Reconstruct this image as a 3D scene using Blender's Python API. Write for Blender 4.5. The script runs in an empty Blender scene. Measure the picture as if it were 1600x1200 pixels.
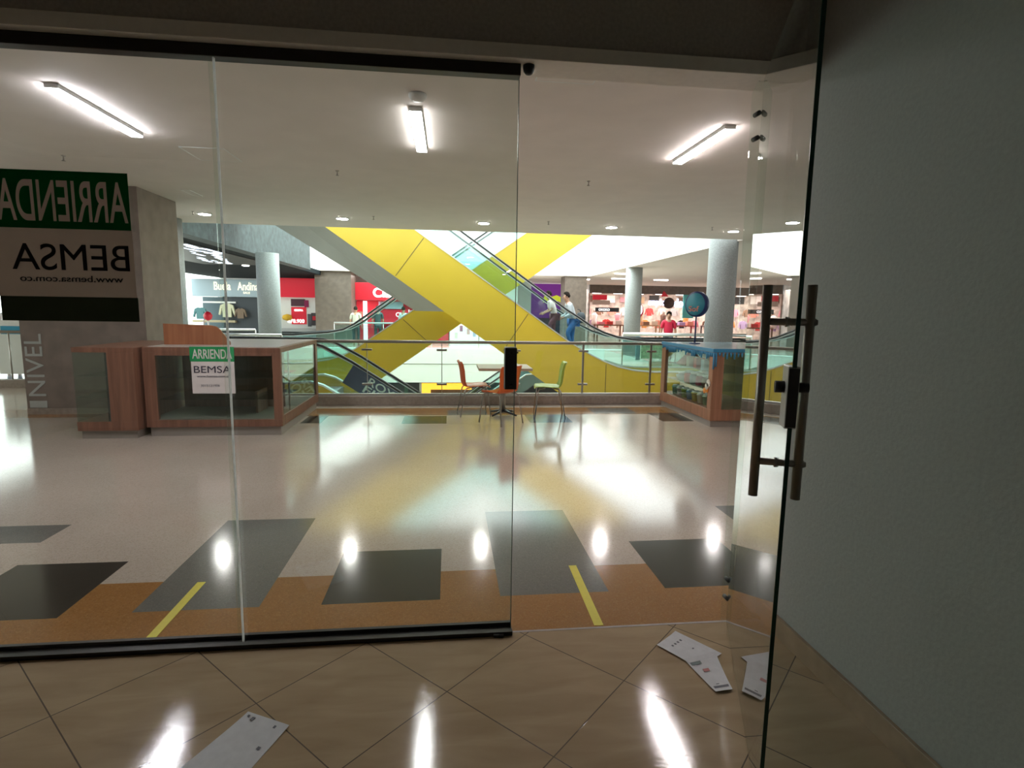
import bpy, bmesh, math, random
from mathutils import Vector, Matrix
random.seed(7)
sc = bpy.context.scene
COL = sc.collection
PI = math.pi

# ------------------------------------------------------------------ camera
cam = bpy.data.cameras.new('camera')
camo = bpy.data.objects.new('camera', cam); COL.objects.link(camo)
cam.sensor_width = 36.0; cam.lens = 870.0 / 1600.0 * 36.0
cam.clip_start = .05; cam.clip_end = 300
camo.matrix_world = Matrix(((0.993585809, -0.000130460, -0.113080607, 0),
                            (-0.112084147, 0.131330919, -0.984981895, 0),
                            (0.014979481, 0.991338576, 0.130473915, 1.6),
                            (0, 0, 0, 1)))
sc.camera = camo
# ------------------------------------------------------------------ world and exposure
w = bpy.data.worlds.new('daylight'); sc.world = w; w.use_nodes = True
bg = w.node_tree.nodes['Background']
bg.inputs['Color'].default_value = (.92, 1.0, .97, 1)
bg.inputs['Strength'].default_value = 2.7
sc.view_settings.view_transform = 'Standard'; sc.view_settings.look = 'None'
sc.view_settings.gamma = 1; sc.view_settings.exposure = 0.56
try: sc.view_settings.use_curve_mapping = False
except Exception: pass
sc.cycles.transparent_max_bounces = 64
sc.cycles.max_bounces = 10
sc.cycles.use_denoising = True
sc.cycles.sample_clamp_indirect = 6.0

def area(name, loc, size, sizey, power, col=(1, 1, 1), rot=(0, 0, 0)):
    l = bpy.data.lights.new(name, 'AREA'); l.shape = 'RECTANGLE'; l.size = size; l.size_y = sizey
    l.energy = power; l.color = col
    o = bpy.data.objects.new(name, l); COL.objects.link(o); o.location = loc; o.rotation_euler = rot
    return o
area('skylight_daylight', (0, 22.5, 12), 13, 13, 4200, (.82, 1, .96))
area('left_atrium_daylight', (-11.5, 15, 9), 5, 7, 1500, (.9, 1, 1))
area('left_shop_light', (-9, 26.6, 2.98), 7, 1.2, 30, (1, .97, .93))
area('red_shop_light', (-2.6, 26.9, 3.1), 4, 1.2, 55, (1, .95, .93))
area('clothes_shop_light', (15, 35.5, 3.0), 16, 2, 560, (1, .9, .84))

# ------------------------------------------------------------------ materials
def mat(name, col, rough=.5, metal=0, noise=0, nscale=30, bump=0, emit=0, ecol=None, coat=0, spec=None, col2=None):
    m = bpy.data.materials.new(name); m.use_nodes = True
    nt = m.node_tree; b = nt.nodes['Principled BSDF']
    c = (*col, 1)
    b.inputs['Base Color'].default_value = c
    b.inputs['Roughness'].default_value = rough; b.inputs['Metallic'].default_value = metal
    if coat: b.inputs['Coat Weight'].default_value = coat; b.inputs['Coat Roughness'].default_value = .05
    if spec is not None: b.inputs['Specular IOR Level'].default_value = spec
    if emit:
        b.inputs['Emission Color'].default_value = (*(ecol or col), 1); b.inputs['Emission Strength'].default_value = emit
    tc = nt.nodes.new('ShaderNodeTexCoord')
    n = nt.nodes.new('ShaderNodeTexNoise'); n.inputs['Scale'].default_value = nscale; n.inputs['Detail'].default_value = 5
    nt.links.new(tc.outputs['Object'], n.inputs['Vector'])
    r = nt.nodes.new('ShaderNodeValToRGB')
    k = noise if noise else .03
    e = r.color_ramp.elements
    e[0].position = .3; e[1].position = .7
    e[0].color = (*[max(0, x * (1 - k)) for x in col], 1)
    e[1].color = (*(col2 or [min(1, x * (1 + k)) for x in col]), 1)
    nt.links.new(n.outputs['Fac'], r.inputs['Fac']); nt.links.new(r.outputs['Color'], b.inputs['Base Color'])
    if bump:
        bp = nt.nodes.new('ShaderNodeBump'); bp.inputs['Strength'].default_value = bump; bp.inputs['Distance'].default_value = .01
        nt.links.new(n.outputs['Fac'], bp.inputs['Height']); nt.links.new(bp.outputs['Normal'], b.inputs['Normal'])
    return m

def glass(name, tint=(.95, .985, .965), f0=.045, rough=0.0, boost=1.0):
    # clear sheet glass: what shows through it plus the Fresnel mirror image on its faces
    m = bpy.data.materials.new(name); m.use_nodes = True; nt = m.node_tree
    for x in list(nt.nodes): nt.nodes.remove(x)
    N = nt.nodes.new; L = nt.links.new
    out = N('ShaderNodeOutputMaterial'); mix = N('ShaderNodeMixShader')
    tr = N('ShaderNodeBsdfTransparent'); tr.inputs['Color'].default_value = (*tint, 1)
    gl = N('ShaderNodeBsdfGlossy'); gl.inputs['Roughness'].default_value = rough
    geo = N('ShaderNodeNewGeometry'); dot = N('ShaderNodeVectorMath'); dot.operation = 'DOT_PRODUCT'
    L(geo.outputs['Incoming'], dot.inputs[0]); L(geo.outputs['Normal'], dot.inputs[1])
    ab = N('ShaderNodeMath'); ab.operation = 'ABSOLUTE'; L(dot.outputs['Value'], ab.inputs[0])
    om = N('ShaderNodeMath'); om.operation = 'SUBTRACT'; om.inputs[0].default_value = 1; L(ab.outputs[0], om.inputs[1])
    pw = N('ShaderNodeMath'); pw.operation = 'POWER'; pw.inputs[1].default_value = 5; L(om.outputs[0], pw.inputs[0])
    ml = N('ShaderNodeMath'); ml.operation = 'MULTIPLY_ADD'; ml.inputs[1].default_value = (1 - f0) * boost; ml.inputs[2].default_value = f0
    ml.use_clamp = True
    L(pw.outputs[0], ml.inputs[0]); L(ml.outputs[0], mix.inputs['Fac'])
    L(tr.outputs[0], mix.inputs[1]); L(gl.outputs[0], mix.inputs[2]); L(mix.outputs[0], out.inputs['Surface'])
    return m

def terrazzo(name, base, chip, chip2, rough=.12):
    m = bpy.data.materials.new(name); m.use_nodes = True; nt = m.node_tree; b = nt.nodes['Principled BSDF']
    N = nt.nodes.new; L = nt.links.new
    tc = N('ShaderNodeTexCoord'); v = N('ShaderNodeTexVoronoi'); v.inputs['Scale'].default_value = 150
    L(tc.outputs['Object'], v.inputs['Vector'])
    sp = N('ShaderNodeSeparateColor'); L(v.outputs['Color'], sp.inputs[0])
    r = N('ShaderNodeValToRGB'); r.color_ramp.interpolation = 'CONSTANT'
    e = r.color_ramp.elements; e[0].position = 0; e[0].color = (*[(a + 2 * b) / 3 for a, b in zip(chip, base)], 1); e[1].position = .16; e[1].color = (*base, 1)
    x = e.new(.86); x.color = (*[(a + 2 * b) / 3 for a, b in zip(chip2, base)], 1)
    L(sp.outputs[0], r.inputs['Fac'])
    n = N('ShaderNodeTexNoise'); n.inputs['Scale'].default_value = 1.3; L(tc.outputs['Object'], n.inputs['Vector'])
    mx = N('ShaderNodeMix'); mx.data_type = 'RGBA'; mx.blend_type = 'MULTIPLY'; mx.inputs['Factor'].default_value = .18
    L(r.outputs['Color'], mx.inputs['A']); L(n.outputs['Fac'], mx.inputs['B'])
    L(mx.outputs['Result'], b.inputs['Base Color'])
    mr = N('ShaderNodeMapRange'); mr.inputs['To Min'].default_value = rough * .85; mr.inputs['To Max'].default_value = rough * 1.2
    L(n.outputs['Fac'], mr.inputs['Value']); L(mr.outputs['Result'], b.inputs['Roughness'])
    b.inputs['Specular IOR Level'].default_value = .5; b.inputs['IOR'].default_value = 1.85
    return m

def tile_floor():
    m = bpy.data.materials.new('beige_marble_tile'); m.use_nodes = True; nt = m.node_tree; b = nt.nodes['Principled BSDF']
    N = nt.nodes.new; L = nt.links.new
    tc = N('ShaderNodeTexCoord')
    mp = N('ShaderNodeMapping'); mp.vector_type = 'POINT'; mp.inputs['Rotation'].default_value = (0, 0, -PI / 4)
    L(tc.outputs['Object'], mp.inputs['Vector'])
    se = N('ShaderNodeSeparateXYZ'); L(mp.outputs[0], se.inputs[0])
    # mapped x = (x+y)/sqrt2 , mapped y = (y-x)/sqrt2
    def joint(sock, off):
        a = N('ShaderNodeMath'); a.operation = 'MULTIPLY_ADD'; a.inputs[1].default_value = 1 / .545; a.inputs[2].default_value = off; L(sock, a.inputs[0])
        f = N('ShaderNodeMath'); f.operation = 'FRACT'; L(a.outputs[0], f.inputs[0])
        s = N('ShaderNodeMath'); s.operation = 'SUBTRACT'; s.inputs[1].default_value = .5; L(f.outputs[0], s.inputs[0])
        q = N('ShaderNodeMath'); q.operation = 'ABSOLUTE'; L(s.outputs[0], q.inputs[0])
        g = N('ShaderNodeMath'); g.operation = 'GREATER_THAN'; g.inputs[1].default_value = .4955; L(q.outputs[0], g.inputs[0])
        fl = N('ShaderNodeMath'); fl.operation = 'FLOOR'; L(a.outputs[0], fl.inputs[0])
        return g, fl
    g1, f1 = joint(se.outputs['X'], -1.535 / .545)
    g2, f2 = joint(se.outputs['Y'], -2.09 / .545)
    mxm = N('ShaderNodeMath'); mxm.operation = 'MAXIMUM'; L(g1.outputs[0], mxm.inputs[0]); L(g2.outputs[0], mxm.inputs[1])
    cb = N('ShaderNodeCombineXYZ'); L(f1.outputs[0], cb.inputs[0]); L(f2.outputs[0], cb.inputs[1])
    wn = N('ShaderNodeTexWhiteNoise'); L(cb.outputs[0], wn.inputs['Vector'])
    # veined stone, streaks along the tile
    mp2 = N('ShaderNodeMapping'); mp2.inputs['Rotation'].default_value = (0, 0, .35); mp2.inputs['Scale'].default_value = (1.2, 5, 1)
    L(tc.outputs['Object'], mp2.inputs['Vector'])
    ad = N('ShaderNodeVectorMath'); ad.operation = 'ADD'; L(mp2.outputs[0], ad.inputs[0]); L(wn.outputs['Color'], ad.inputs[1])
    n = N('ShaderNodeTexNoise'); n.inputs['Scale'].default_value = 2.2; n.inputs['Detail'].default_value = 8; n.inputs['Distortion'].default_value = .6
    L(ad.outputs[0], n.inputs['Vector'])
    r = N('ShaderNodeValToRGB'); e = r.color_ramp.elements
    e[0].position = .25; e[0].color = (.37, .26, .155, 1); e[1].position = .75; e[1].color = (.49, .37, .235, 1)
    L(n.outputs['Fac'], r.inputs['Fac'])
    mx = N('ShaderNodeMix'); mx.data_type = 'RGBA'; mx.inputs['B'].default_value = (.13, .10, .075, 1)
    L(mxm.outputs[0], mx.inputs['Factor']); L(r.outputs['Color'], mx.inputs['A']); L(mx.outputs['Result'], b.inputs['Base Color'])
    b.inputs['Roughness'].default_value = .06; b.inputs['Specular IOR Level'].default_value = .7
    mp3 = N('ShaderNodeMapping'); mp3.inputs['Rotation'].default_value = (0, 0, .35); mp3.inputs['Scale'].default_value = (10, 160, 1)
    L(tc.outputs['Object'], mp3.inputs['Vector'])
    n3 = N('ShaderNodeTexNoise'); n3.inputs['Scale'].default_value = 2; n3.inputs['Detail'].default_value = 3; L(mp3.outputs[0], n3.inputs['Vector'])
    sb = N('ShaderNodeMath'); sb.operation = 'SUBTRACT'; L(n3.outputs['Fac'], sb.inputs[0]); L(mxm.outputs[0], sb.inputs[1])
    bp = N('ShaderNodeBump'); bp.inputs['Strength'].default_value = .25; bp.inputs['Distance'].default_value = .0006
    L(sb.outputs[0], bp.inputs['Height']); L(bp.outputs['Normal'], b.inputs['Normal'])
    return m

def wood(name, c1, c2, axis='Z', rough=.4):
    m = bpy.data.materials.new(name); m.use_nodes = True; nt = m.node_tree; b = nt.nodes['Principled BSDF']
    N = nt.nodes.new; L = nt.links.new
    tc = N('ShaderNodeTexCoord'); mp = N('ShaderNodeMapping')
    mp.inputs['Scale'].default_value = {'Z': (14, 14, .8), 'X': (.8, 14, 14), 'Y': (14, .8, 14)}[axis]
    L(tc.outputs['Object'], mp.inputs['Vector'])
    n = N('ShaderNodeTexNoise'); n.inputs['Scale'].default_value = 1.6; n.inputs['Detail'].default_value = 6; n.inputs['Distortion'].default_value = .8
    L(mp.outputs[0], n.inputs['Vector'])
    r = N('ShaderNodeValToRGB'); e = r.color_ramp.elements
    e[0].position = .3; e[0].color = (*c1, 1); e[1].position = .7; e[1].color = (*c2, 1)
    L(n.outputs['Fac'], r.inputs['Fac']); L(r.outputs['Color'], b.inputs['Base Color']); b.inputs['Roughness'].default_value = rough
    return m

def translucent(name, col, k=.5):
    m = bpy.data.materials.new(name); m.use_nodes = True; nt = m.node_tree
    for x in list(nt.nodes): nt.nodes.remove(x)
    N = nt.nodes.new; L = nt.links.new
    out = N('ShaderNodeOutputMaterial'); mix = N('ShaderNodeMixShader'); mix.inputs['Fac'].default_value = k
    tc = N('ShaderNodeTexCoord'); n = N('ShaderNodeTexNoise'); n.inputs['Scale'].default_value = 12; L(tc.outputs['Object'], n.inputs['Vector'])
    r = N('ShaderNodeValToRGB'); r.color_ramp.elements[0].color = (*[c * .85 for c in col], 1); r.color_ramp.elements[1].color = (*col, 1)
    L(n.outputs['Fac'], r.inputs['Fac'])
    d = N('ShaderNodeBsdfDiffuse'); t = N('ShaderNodeBsdfTranslucent')
    L(r.outputs['Color'], d.inputs['Color']); L(r.outputs['Color'], t.inputs['Color'])
    L(d.outputs[0], mix.inputs[1]); L(t.outputs[0], mix.inputs[2]); L(mix.outputs[0], out.inputs['Surface'])
    return m

M = {}
M['ceil'] = mat('white_ceiling_paint', (.76, .70, .65), .75, noise=.03, nscale=3)
M['wallgrey'] = mat('grey_wall_paint', (.36, .355, .335), .7, noise=.05, nscale=60, bump=.15)
M['header'] = mat('dark_header_paint', (.50, .46, .42), .8, noise=.12, nscale=60)
M['frame'] = mat('pale_header_trim', (.86, .80, .73), .5)
M['facade'] = mat('corridor_wall', (.5, .46, .42), .7)
M['track'] = mat('dark_track_metal', (.035, .033, .03), .35, metal=.6)
M['base'] = mat('beige_skirting_tile', (.33, .235, .16), .3, noise=.15, nscale=9)
M['tile'] = tile_floor()
M['glass'] = glass('clear_shopfront_glass', (.955, .985, .965))
M['doorglass'] = glass('door_glass', (.90, .96, .93), boost=1.5)
M['railglass'] = glass('railing_glass', (.965, .985, .975))
M['escglass'] = glass('balustrade_glass', (.85, .96, .95), f0=.06)
M['kioskglass'] = glass('kiosk_glass', (.88, .94, .91), f0=.05)
M['edge'] = mat('green_glass_edge', (.004, .045, .03), .25)
M['steel'] = mat('brushed_steel', (.42, .39, .36), .32, metal=1)
M['handle'] = mat('dark_brushed_handle', (.30, .27, .24), .36, metal=.9)
M['darkmetal'] = mat('blackened_metal', (.055, .055, .055), .5, metal=.3)
M['black'] = mat('black_plastic', (.015, .015, .016), .45)
M['lockgrey'] = mat('satin_lock_cover', (.55, .55, .54), .4, metal=.4)
M['t_beige'] = terrazzo('beige_terrazzo', (.56, .47, .40), (.30, .24, .19), (.66, .60, .53))
M['t_black'] = terrazzo('black_terrazzo', (.012, .014, .013), (.03, .033, .03), (.015, .018, .018))
M['t_grey'] = terrazzo('grey_terrazzo', (.16, .16, .15), (.24, .23, .21), (.10, .10, .095))
M['t_orange'] = terrazzo('orange_terrazzo', (.37, .165, .042), (.24, .10, .022), (.50, .28, .09))
M['t_blue'] = terrazzo('blue_terrazzo', (.07, .12, .19), (.12, .18, .26), (.05, .08, .13))
M['tape'] = mat('yellow_tape', (.72, .62, .03), .5)
M['yellow'] = mat('yellow_cladding', (.60, .42, .030), .42, noise=.05, nscale=1.2)
M['yjoint'] = mat('dark_panel_joint', (.10, .08, .03), .6)
M['greysoffit'] = mat('grey_plaster_soffit', (.40, .40, .37), .7, noise=.05, nscale=2)
M['concrete'] = mat('speckled_concrete', (.27, .285, .29), .6, noise=.18, nscale=40)
M['beamc'] = mat('textured_concrete', (.04, .055, .062), .6, noise=.5, nscale=7)
M['brown'] = mat('brown_stone_cladding', (.12, .09, .075), .5, noise=.18, nscale=6)
M['pillar'] = mat('taupe_wall_cladding', (.25, .20, .175), .55, noise=.15, nscale=5)
M['kerb'] = mat('stone_kerb', (.36, .30, .26), .45, noise=.15, nscale=20)
M['white'] = mat('white_panel', (.82, .86, .83), .5)
M['whitepl'] = mat('white_plastic', (.8, .8, .8), .4)
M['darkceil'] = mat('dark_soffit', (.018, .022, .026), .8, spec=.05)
M['kwood'] = wood('reddish_kiosk_wood', (.155, .068, .042), (.27, .125, .08))
M['kwoodd'] = wood('orange_wood_board', (.30, .10, .045), (.42, .17, .08))
M['kwood2'] = wood('tan_kiosk_wood', (.27, .125, .07), (.42, .20, .12))
M['plinth'] = mat('grey_plinth', (.30, .26, .23), .5)
M['counter'] = mat('pale_counter_top', (.50, .47, .44), .3)
M['shelf'] = glass('shelf_glass', (.80, .92, .88), f0=.08)
M['orangepl'] = mat('orange_plastic', (.78, .13, .015), .35)
M['redpl'] = mat('coral_orange_plastic', (.70, .12, .035), .35)
M['greenpl'] = mat('lime_plastic', (.36, .50, .05), .35)
M['tabletop'] = wood('pale_laminate', (.42, .33, .22), (.52, .42, .30), 'X')
M['rubber'] = mat('black_handrail_rubber', (.012, .012, .014), .35)
M['alu'] = mat('bright_aluminium', (.72, .74, .74), .3, metal=.7)
M['step'] = mat('escalator_step_metal', (.20, .22, .23), .45, metal=.6)
M['navy'] = mat('navy_banner_vinyl', (.018, .045, .10), .4)
M['pale'] = mat('pale_print', (.55, .68, .62), .5)
M['seam'] = translucent('edge_light_white', (1, 1, 1), .9)  # white colour stands in for light caught by the glass edge
M['paper'] = translucent('white_paper', (.72, .72, .74), .25)
M['leaflet'] = mat('leaflet_paper', (.62, .62, .65), .55, noise=.06, nscale=25)
M['ink'] = mat('grey_ink', (.12, .12, .15), .6)
M['purpleink'] = mat('purple_ink', (.12, .07, .16), .6)
M['pgreen'] = translucent('green_poster_print', (.015, .17, .055), .5)
M['pwhite'] = translucent('white_poster_print', (.60, .52, .46), .5)
M['pblack'] = translucent('black_poster_print', (.10, .12, .08), .3)
M['pink_ink'] = translucent('dark_letter_print', (.06, .06, .07), .4)
M['sgreen'] = mat('green_sign_print', (.01, .30, .09), .5)
M['swhite'] = mat('white_sign_print', (.75, .68, .66), .5)
M['snavy'] = mat('dark_navy_print', (.03, .025, .05), .5)
M['nivel'] = mat('pale_vinyl_lettering', (.50, .53, .52), .5)
M['tube'] = mat('lit_tube', (1, 1, 1), .5, emit=85, ecol=(.97, .91, 1))
M['tubem'] = mat('lit_tube_dim', (1, 1, 1), .5, emit=38, ecol=(1, .95, .97))  # emission set lower to weaken its reflection in the tiles
M['tubew'] = mat('lit_tube_warm', (1, 1, 1), .5, emit=58, ecol=(1, .92, .92))
M['down'] = mat('lit_downlight', (1, 1, 1), .5, emit=130, ecol=(1, .95, .92))
M['shoplamp'] = mat('lit_shop_lamp', (1, 1, 1), .5, emit=8, ecol=(1, .93, .88))
M['red'] = mat('red_panel', (.62, .012, .035), .4)
M['redlit'] = mat('backlit_red_panel', (.62, .012, .035), .4, emit=.2)
M['lit'] = mat('backlit_white_letter', (1, 1, 1), .5, emit=1.3)
M['litorange'] = mat('backlit_orange_panel', (1, .45, .04), .5, emit=1.4)
M['litwarm'] = mat('backlit_warm_panel', (1, .72, .35), .5, emit=.9)
M['purple'] = mat('purple_panel', (.16, .02, .25), .5, emit=.3)
M['yelsign'] = mat('lime_sign', (.5, .55, .03), .5, emit=.5)
M['shopwall'] = mat('shop_wall', (.50, .42, .38), .6, noise=.5, nscale=2.5, col2=(.72, .62, .55))
M['shopdark'] = mat('dark_shop_interior', (.05, .06, .075), .6)
M['signblue'] = mat('pale_blue_signboard', (.36, .46, .54), .5)
M['cream'] = mat('cream_letter', (.9, .82, .62), .5, emit=.8)
M['browntx'] = mat('brown_letter', (.15, .09, .06), .5)
M['teal'] = mat('teal_sign', (.04, .28, .36), .5)
M['dblue'] = mat('deep_blue_sign', (.015, .035, .14), .5)
M['icing'] = mat('blue_icing_trim', (.05, .26, .46), .4)
M['pinkpr'] = mat('salmon_print', (.55, .22, .17), .5)
M['skin'] = mat('skin', (.42, .23, .15), .5)
M['hair'] = mat('dark_hair', (.02, .015, .012), .9, spec=.1)
def cmat(name, col, rough=.7):
    if name not in M: M[name] = mat(name, col, rough)
    return M[name]

# ------------------------------------------------------------------ object helpers
def tag(o, label=None, cat=None, group=None, kind=None):
    if label: o['label'] = label
    if cat: o['category'] = cat
    if group: o['group'] = group
    if kind: o['kind'] = kind
    return o
def empty(name, loc=(0, 0, 0), rz=0, label=None, cat=None, group=None):
    o = bpy.data.objects.new(name, None); COL.objects.link(o); o.location = loc; o.rotation_euler = (0, 0, rz)
    o.empty_display_size = .1
    return tag(o, label, cat, group)

class MB:
    def __init__(s): s.v = []; s.f = []; s.mi = []; s.cur = 0; s.smooth = []
    def add(s, vs, fs, smooth=False):
        n = len(s.v); s.v += [tuple(v) for v in vs]
        for f in fs: s.f.append([i + n for i in f]); s.mi.append(s.cur); s.smooth.append(smooth)
        return s
    def box(s, x0, x1, y0, y1, z0, z1):
        return s.add([(x0, y0, z0), (x1, y0, z0), (x1, y1, z0), (x0, y1, z0), (x0, y0, z1), (x1, y0, z1), (x1, y1, z1), (x0, y1, z1)],
                     [(0, 3, 2, 1), (4, 5, 6, 7), (0, 1, 5, 4), (1, 2, 6, 5), (2, 3, 7, 6), (3, 0, 4, 7)])
    def obox(s, o, ax, ay, az):
        o = Vector(o); ax = Vector(ax); ay = Vector(ay); az = Vector(az)
        p = [o, o + ax, o + ax + ay, o + ay]; p += [q + az for q in p]
        return s.add(p, [(0, 3, 2, 1), (4, 5, 6, 7), (0, 1, 5, 4), (1, 2, 6, 5), (2, 3, 7, 6), (3, 0, 4, 7)])
    def tube(s, pts, r, n=10, caps=True):
        pts = [Vector(p) for p in pts]; rs = r if isinstance(r, (list, tuple)) else [r] * len(pts)
        rings = []; prev = None
        for i, p in enumerate(pts):
            t = (pts[min(i + 1, len(pts) - 1)] - pts[max(i - 1, 0)])
            t = t.normalized() if t.length > 1e-9 else Vector((0, 0, 1))
            if prev is None:
                u = Vector((0, 0, 1)) if abs(t.z) < .9 else Vector((1, 0, 0))
                u = (u - t * u.dot(t)).normalized()
            else:
                u = (prev - t * prev.dot(t)).normalized()
            prev = u; b = t.cross(u)
            rings.append([p + (u * math.cos(2 * PI * k / n) + b * math.sin(2 * PI * k / n)) * rs[i] for k in range(n)])
        vs = [q for R in rings for q in R]; fs = []
        for i in range(len(pts) - 1):
            for k in range(n):
                a = i * n + k; c = i * n + (k + 1) % n
                fs.append((a, c, c + n, a + n))
        if caps: fs.append(tuple(range(n))[::-1]); fs.append(tuple(range((len(pts) - 1) * n, len(pts) * n)))
        return s.add(vs, fs, n > 6)
    def prism(s, poly, y0, y1):       # polygon in XZ pushed along Y
        n = len(poly)
        vs = [(x, y0, z) for x, z in poly] + [(x, y1, z) for x, z in poly]
        fs = [tuple(range(n)), tuple(range(2 * n - 1, n - 1, -1))] + [(i, i + n, (i + 1) % n + n, (i + 1) % n) for i in range(n)]
        return s.add(vs, fs)
    def strip(s, lo, hi, y0, y1):     # thick ribbon between two XZ polylines of equal length
        n = len(lo)
        vs = [(x, y0, z) for x, z in lo] + [(x, y0, z) for x, z in hi] + [(x, y1, z) for x, z in lo] + [(x, y1, z) for x, z in hi]
        fs = []
        for i in range(n - 1):
            fs += [(i, i + 1, n + i + 1, n + i), (2 * n + i, 3 * n + i, 3 * n + i + 1, 2 * n + i + 1),
                   (n + i, n + i + 1, 3 * n + i + 1, 3 * n + i), (i, 2 * n + i, 2 * n + i + 1, i + 1)]
        fs += [(0, n, 3 * n, 2 * n), (n - 1, 3 * n - 1, 4 * n - 1, 2 * n - 1)]
        return s.add(vs, fs)
    def lathe(s, prof, n=24, c=(0, 0, 0)):
        vs = [(c[0] + r * math.cos(2 * PI * k / n), c[1] + r * math.sin(2 * PI * k / n), c[2] + z) for r, z in prof for k in range(n)]
        fs = []
        for i in range(len(prof) - 1):
            for k in range(n):
                a = i * n + k; b = i * n + (k + 1) % n; fs.append((a, b, b + n, a + n))
        fs.append(tuple(range(n))[::-1]); fs.append(tuple(range((len(prof) - 1) * n, len(prof) * n)))
        return s.add(vs, fs, True)
    def build(s, name, mats, parent=None, loc=(0, 0, 0), rot=(0, 0, 0), bevel=0, fix=True):
        me = bpy.data.meshes.new(name); me.from_pydata(s.v, [], s.f)
        if not isinstance(mats, (list, tuple)): mats = [mats]
        for m in mats: me.materials.append(m)
        me.polygons.foreach_set('material_index', s.mi); me.polygons.foreach_set('use_smooth', s.smooth)
        me.update()
        if fix:
            b = bmesh.new(); b.from_mesh(me); bmesh.ops.recalc_face_normals(b, faces=b.faces); b.to_mesh(me); b.free()
        o = bpy.data.objects.new(name, me); COL.objects.link(o); o.location = loc; o.rotation_euler = rot
        if parent: o.parent = parent
        if bevel:
            md = o.modifiers.new('bevel', 'BEVEL'); md.width = bevel; md.segments = 2; md.limit_method = 'ANGLE'
        return o
def struct(name, mb, m, **k):
    return tag(mb.build(name, m, **k), kind='structure')
def B(x0, x1, y0, y1, z0, z1): return MB().box(x0, x1, y0, y1, z0, z1)

def text(name, s, size, m, parent, loc, rot, depth=.004, sx=1.0, bold=0.0, align='LEFT', shear=0):
    c = bpy.data.curves.new(name, 'FONT'); c.body = s; c.size = size; c.extrude = depth / 2; c.offset = bold; c.align_x = align; c.shear = shear
    t = bpy.data.objects.new(name, c); COL.objects.link(t)
    me = bpy.data.meshes.new_from_object(t.evaluated_get(bpy.context.evaluated_depsgraph_get()))
    bpy.data.objects.remove(t)
    me.transform(Matrix.Diagonal((sx, 1, 1, 1)))
    me.materials.clear(); me.materials.append(m)
    o = bpy.data.objects.new(name, me); COL.objects.link(o); o.location = loc; o.rotation_euler = rot
    if parent: o.parent = parent
    return o
def text_fit(name, s, w, h, m, parent, loc, rot, depth=.004, bold=0.0):
    """text whose ink box is exactly w x h with its lower left corner at loc (in the text's own plane)"""
    o = text(name, s, 1, m, parent, loc, rot, depth, 1, bold)
    xs = [v.co.x for v in o.data.vertices]; ys = [v.co.y for v in o.data.vertices]
    x0, x1, y0, y1 = min(xs), max(xs), min(ys), max(ys)
    for v in o.data.vertices:
        v.co.x = (v.co.x - x0) / (x1 - x0) * w; v.co.y = (v.co.y - y0) / (y1 - y0) * h
    return o

# ------------------------------------------------------------------ the unlit shop we stand in
YF = 2.6
struct('floor_shop', B(-5, 1.9, -2.5, 2.585, -.1, 0), M['tile'])
struct('wall_right', B(1.65, 1.87, -2.5, 2.66, 0, 3.4), M['wallgrey'])
struct('wall_left', B(-5.1, -4.9, -2.5, 2.66, 0, 3.4), M['wallgrey'])
struct('wall_back', B(-5, 1.85, -2.6, -2.5, 0, 3.4), M['wallgrey'])
struct('ceiling_shop', B(-5, 1.85, -2.6, 2.7, 3.4, 3.5), M['header'])
struct('wall_front', B(-5, 1.85, 2.6, 2.72, 2.73, 3.4), M['header'])
struct('trim_1', B(-5, 1.65, 2.535, 2.72, 2.675, 2.735), M['frame'], bevel=.003)
struct('trim_2', B(-5, .315, 2.582, 2.64, 2.625, 2.675), M['track'], bevel=.003)
t3 = MB(); t3.box(-5, .315, 2.56, 2.585, 0, .022); t3.box(-5, .315, 2.63, 2.65, 0, .03)
t3.box(-5, .315, 2.585, 2.63, 0, .012); t3.tube([(.22, 2.555, .008), (.27, 2.55, .008)], .008)
struct('trim_3', t3, M['track'])
struct('trim_4', B(.315, 1.63, 2.585, 2.6, -.1, .001), M['kerb'])
struct('baseboard_right', B(1.632, 1.65, -2.5, 2.58, 0, .1), M['base'], bevel=.002)
struct('wall_facade', B(1.63, 30, 2.66, 2.85, 0, 3.26), M['facade'])
struct('wall_facade', B(-20, -4.9, 2.66, 2.85, 0, 3.26), M['facade'])
struct('wall_facade', B(-5, 1.7, 2.722, 2.85, 2.735, 3.26), M['facade'])

def pane(name, x0, x1, y, z0, z1, t=.01, m=None, label=None):
    p = struct(name, B(x0, x1, y, y + t, z0, z1), m or M['glass'])
    return p
w1 = pane('window_1', -4.9, -.972, 2.592, .012, 2.64)
# its vertical edge at the overlap, whitened to imitate the light it catches
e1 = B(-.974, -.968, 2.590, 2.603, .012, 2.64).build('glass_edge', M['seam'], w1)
w2 = pane('window_2', -1.0, .310, 2.612, .012, 2.64)
e2 = B(.310, .313, 2.610, 2.624, .012, 2.64).build('glass_edge', mat('dull_glass_edge', (.12, .16, .14), .3), w2)
# fixed side strip with cut corner right of the doorway
s3 = MB(); s3.prism([(1.425, .004), (1.648, .004), (1.648, 2.675), (1.43, 2.675), (1.405, 2.62), (1.408, 2.0)], 2.600, 2.610)
w3 = struct('window_3', s3, M['glass'])
for (x, z) in ((1.435, 2.53), (1.435, 2.42), (1.447, .225), (1.447, .125)):
    MB().tube([(x, 2.585, z), (x, 2.625, z)], .011, 12).build('glass_bolt', M['darkmetal'], w3)

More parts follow.
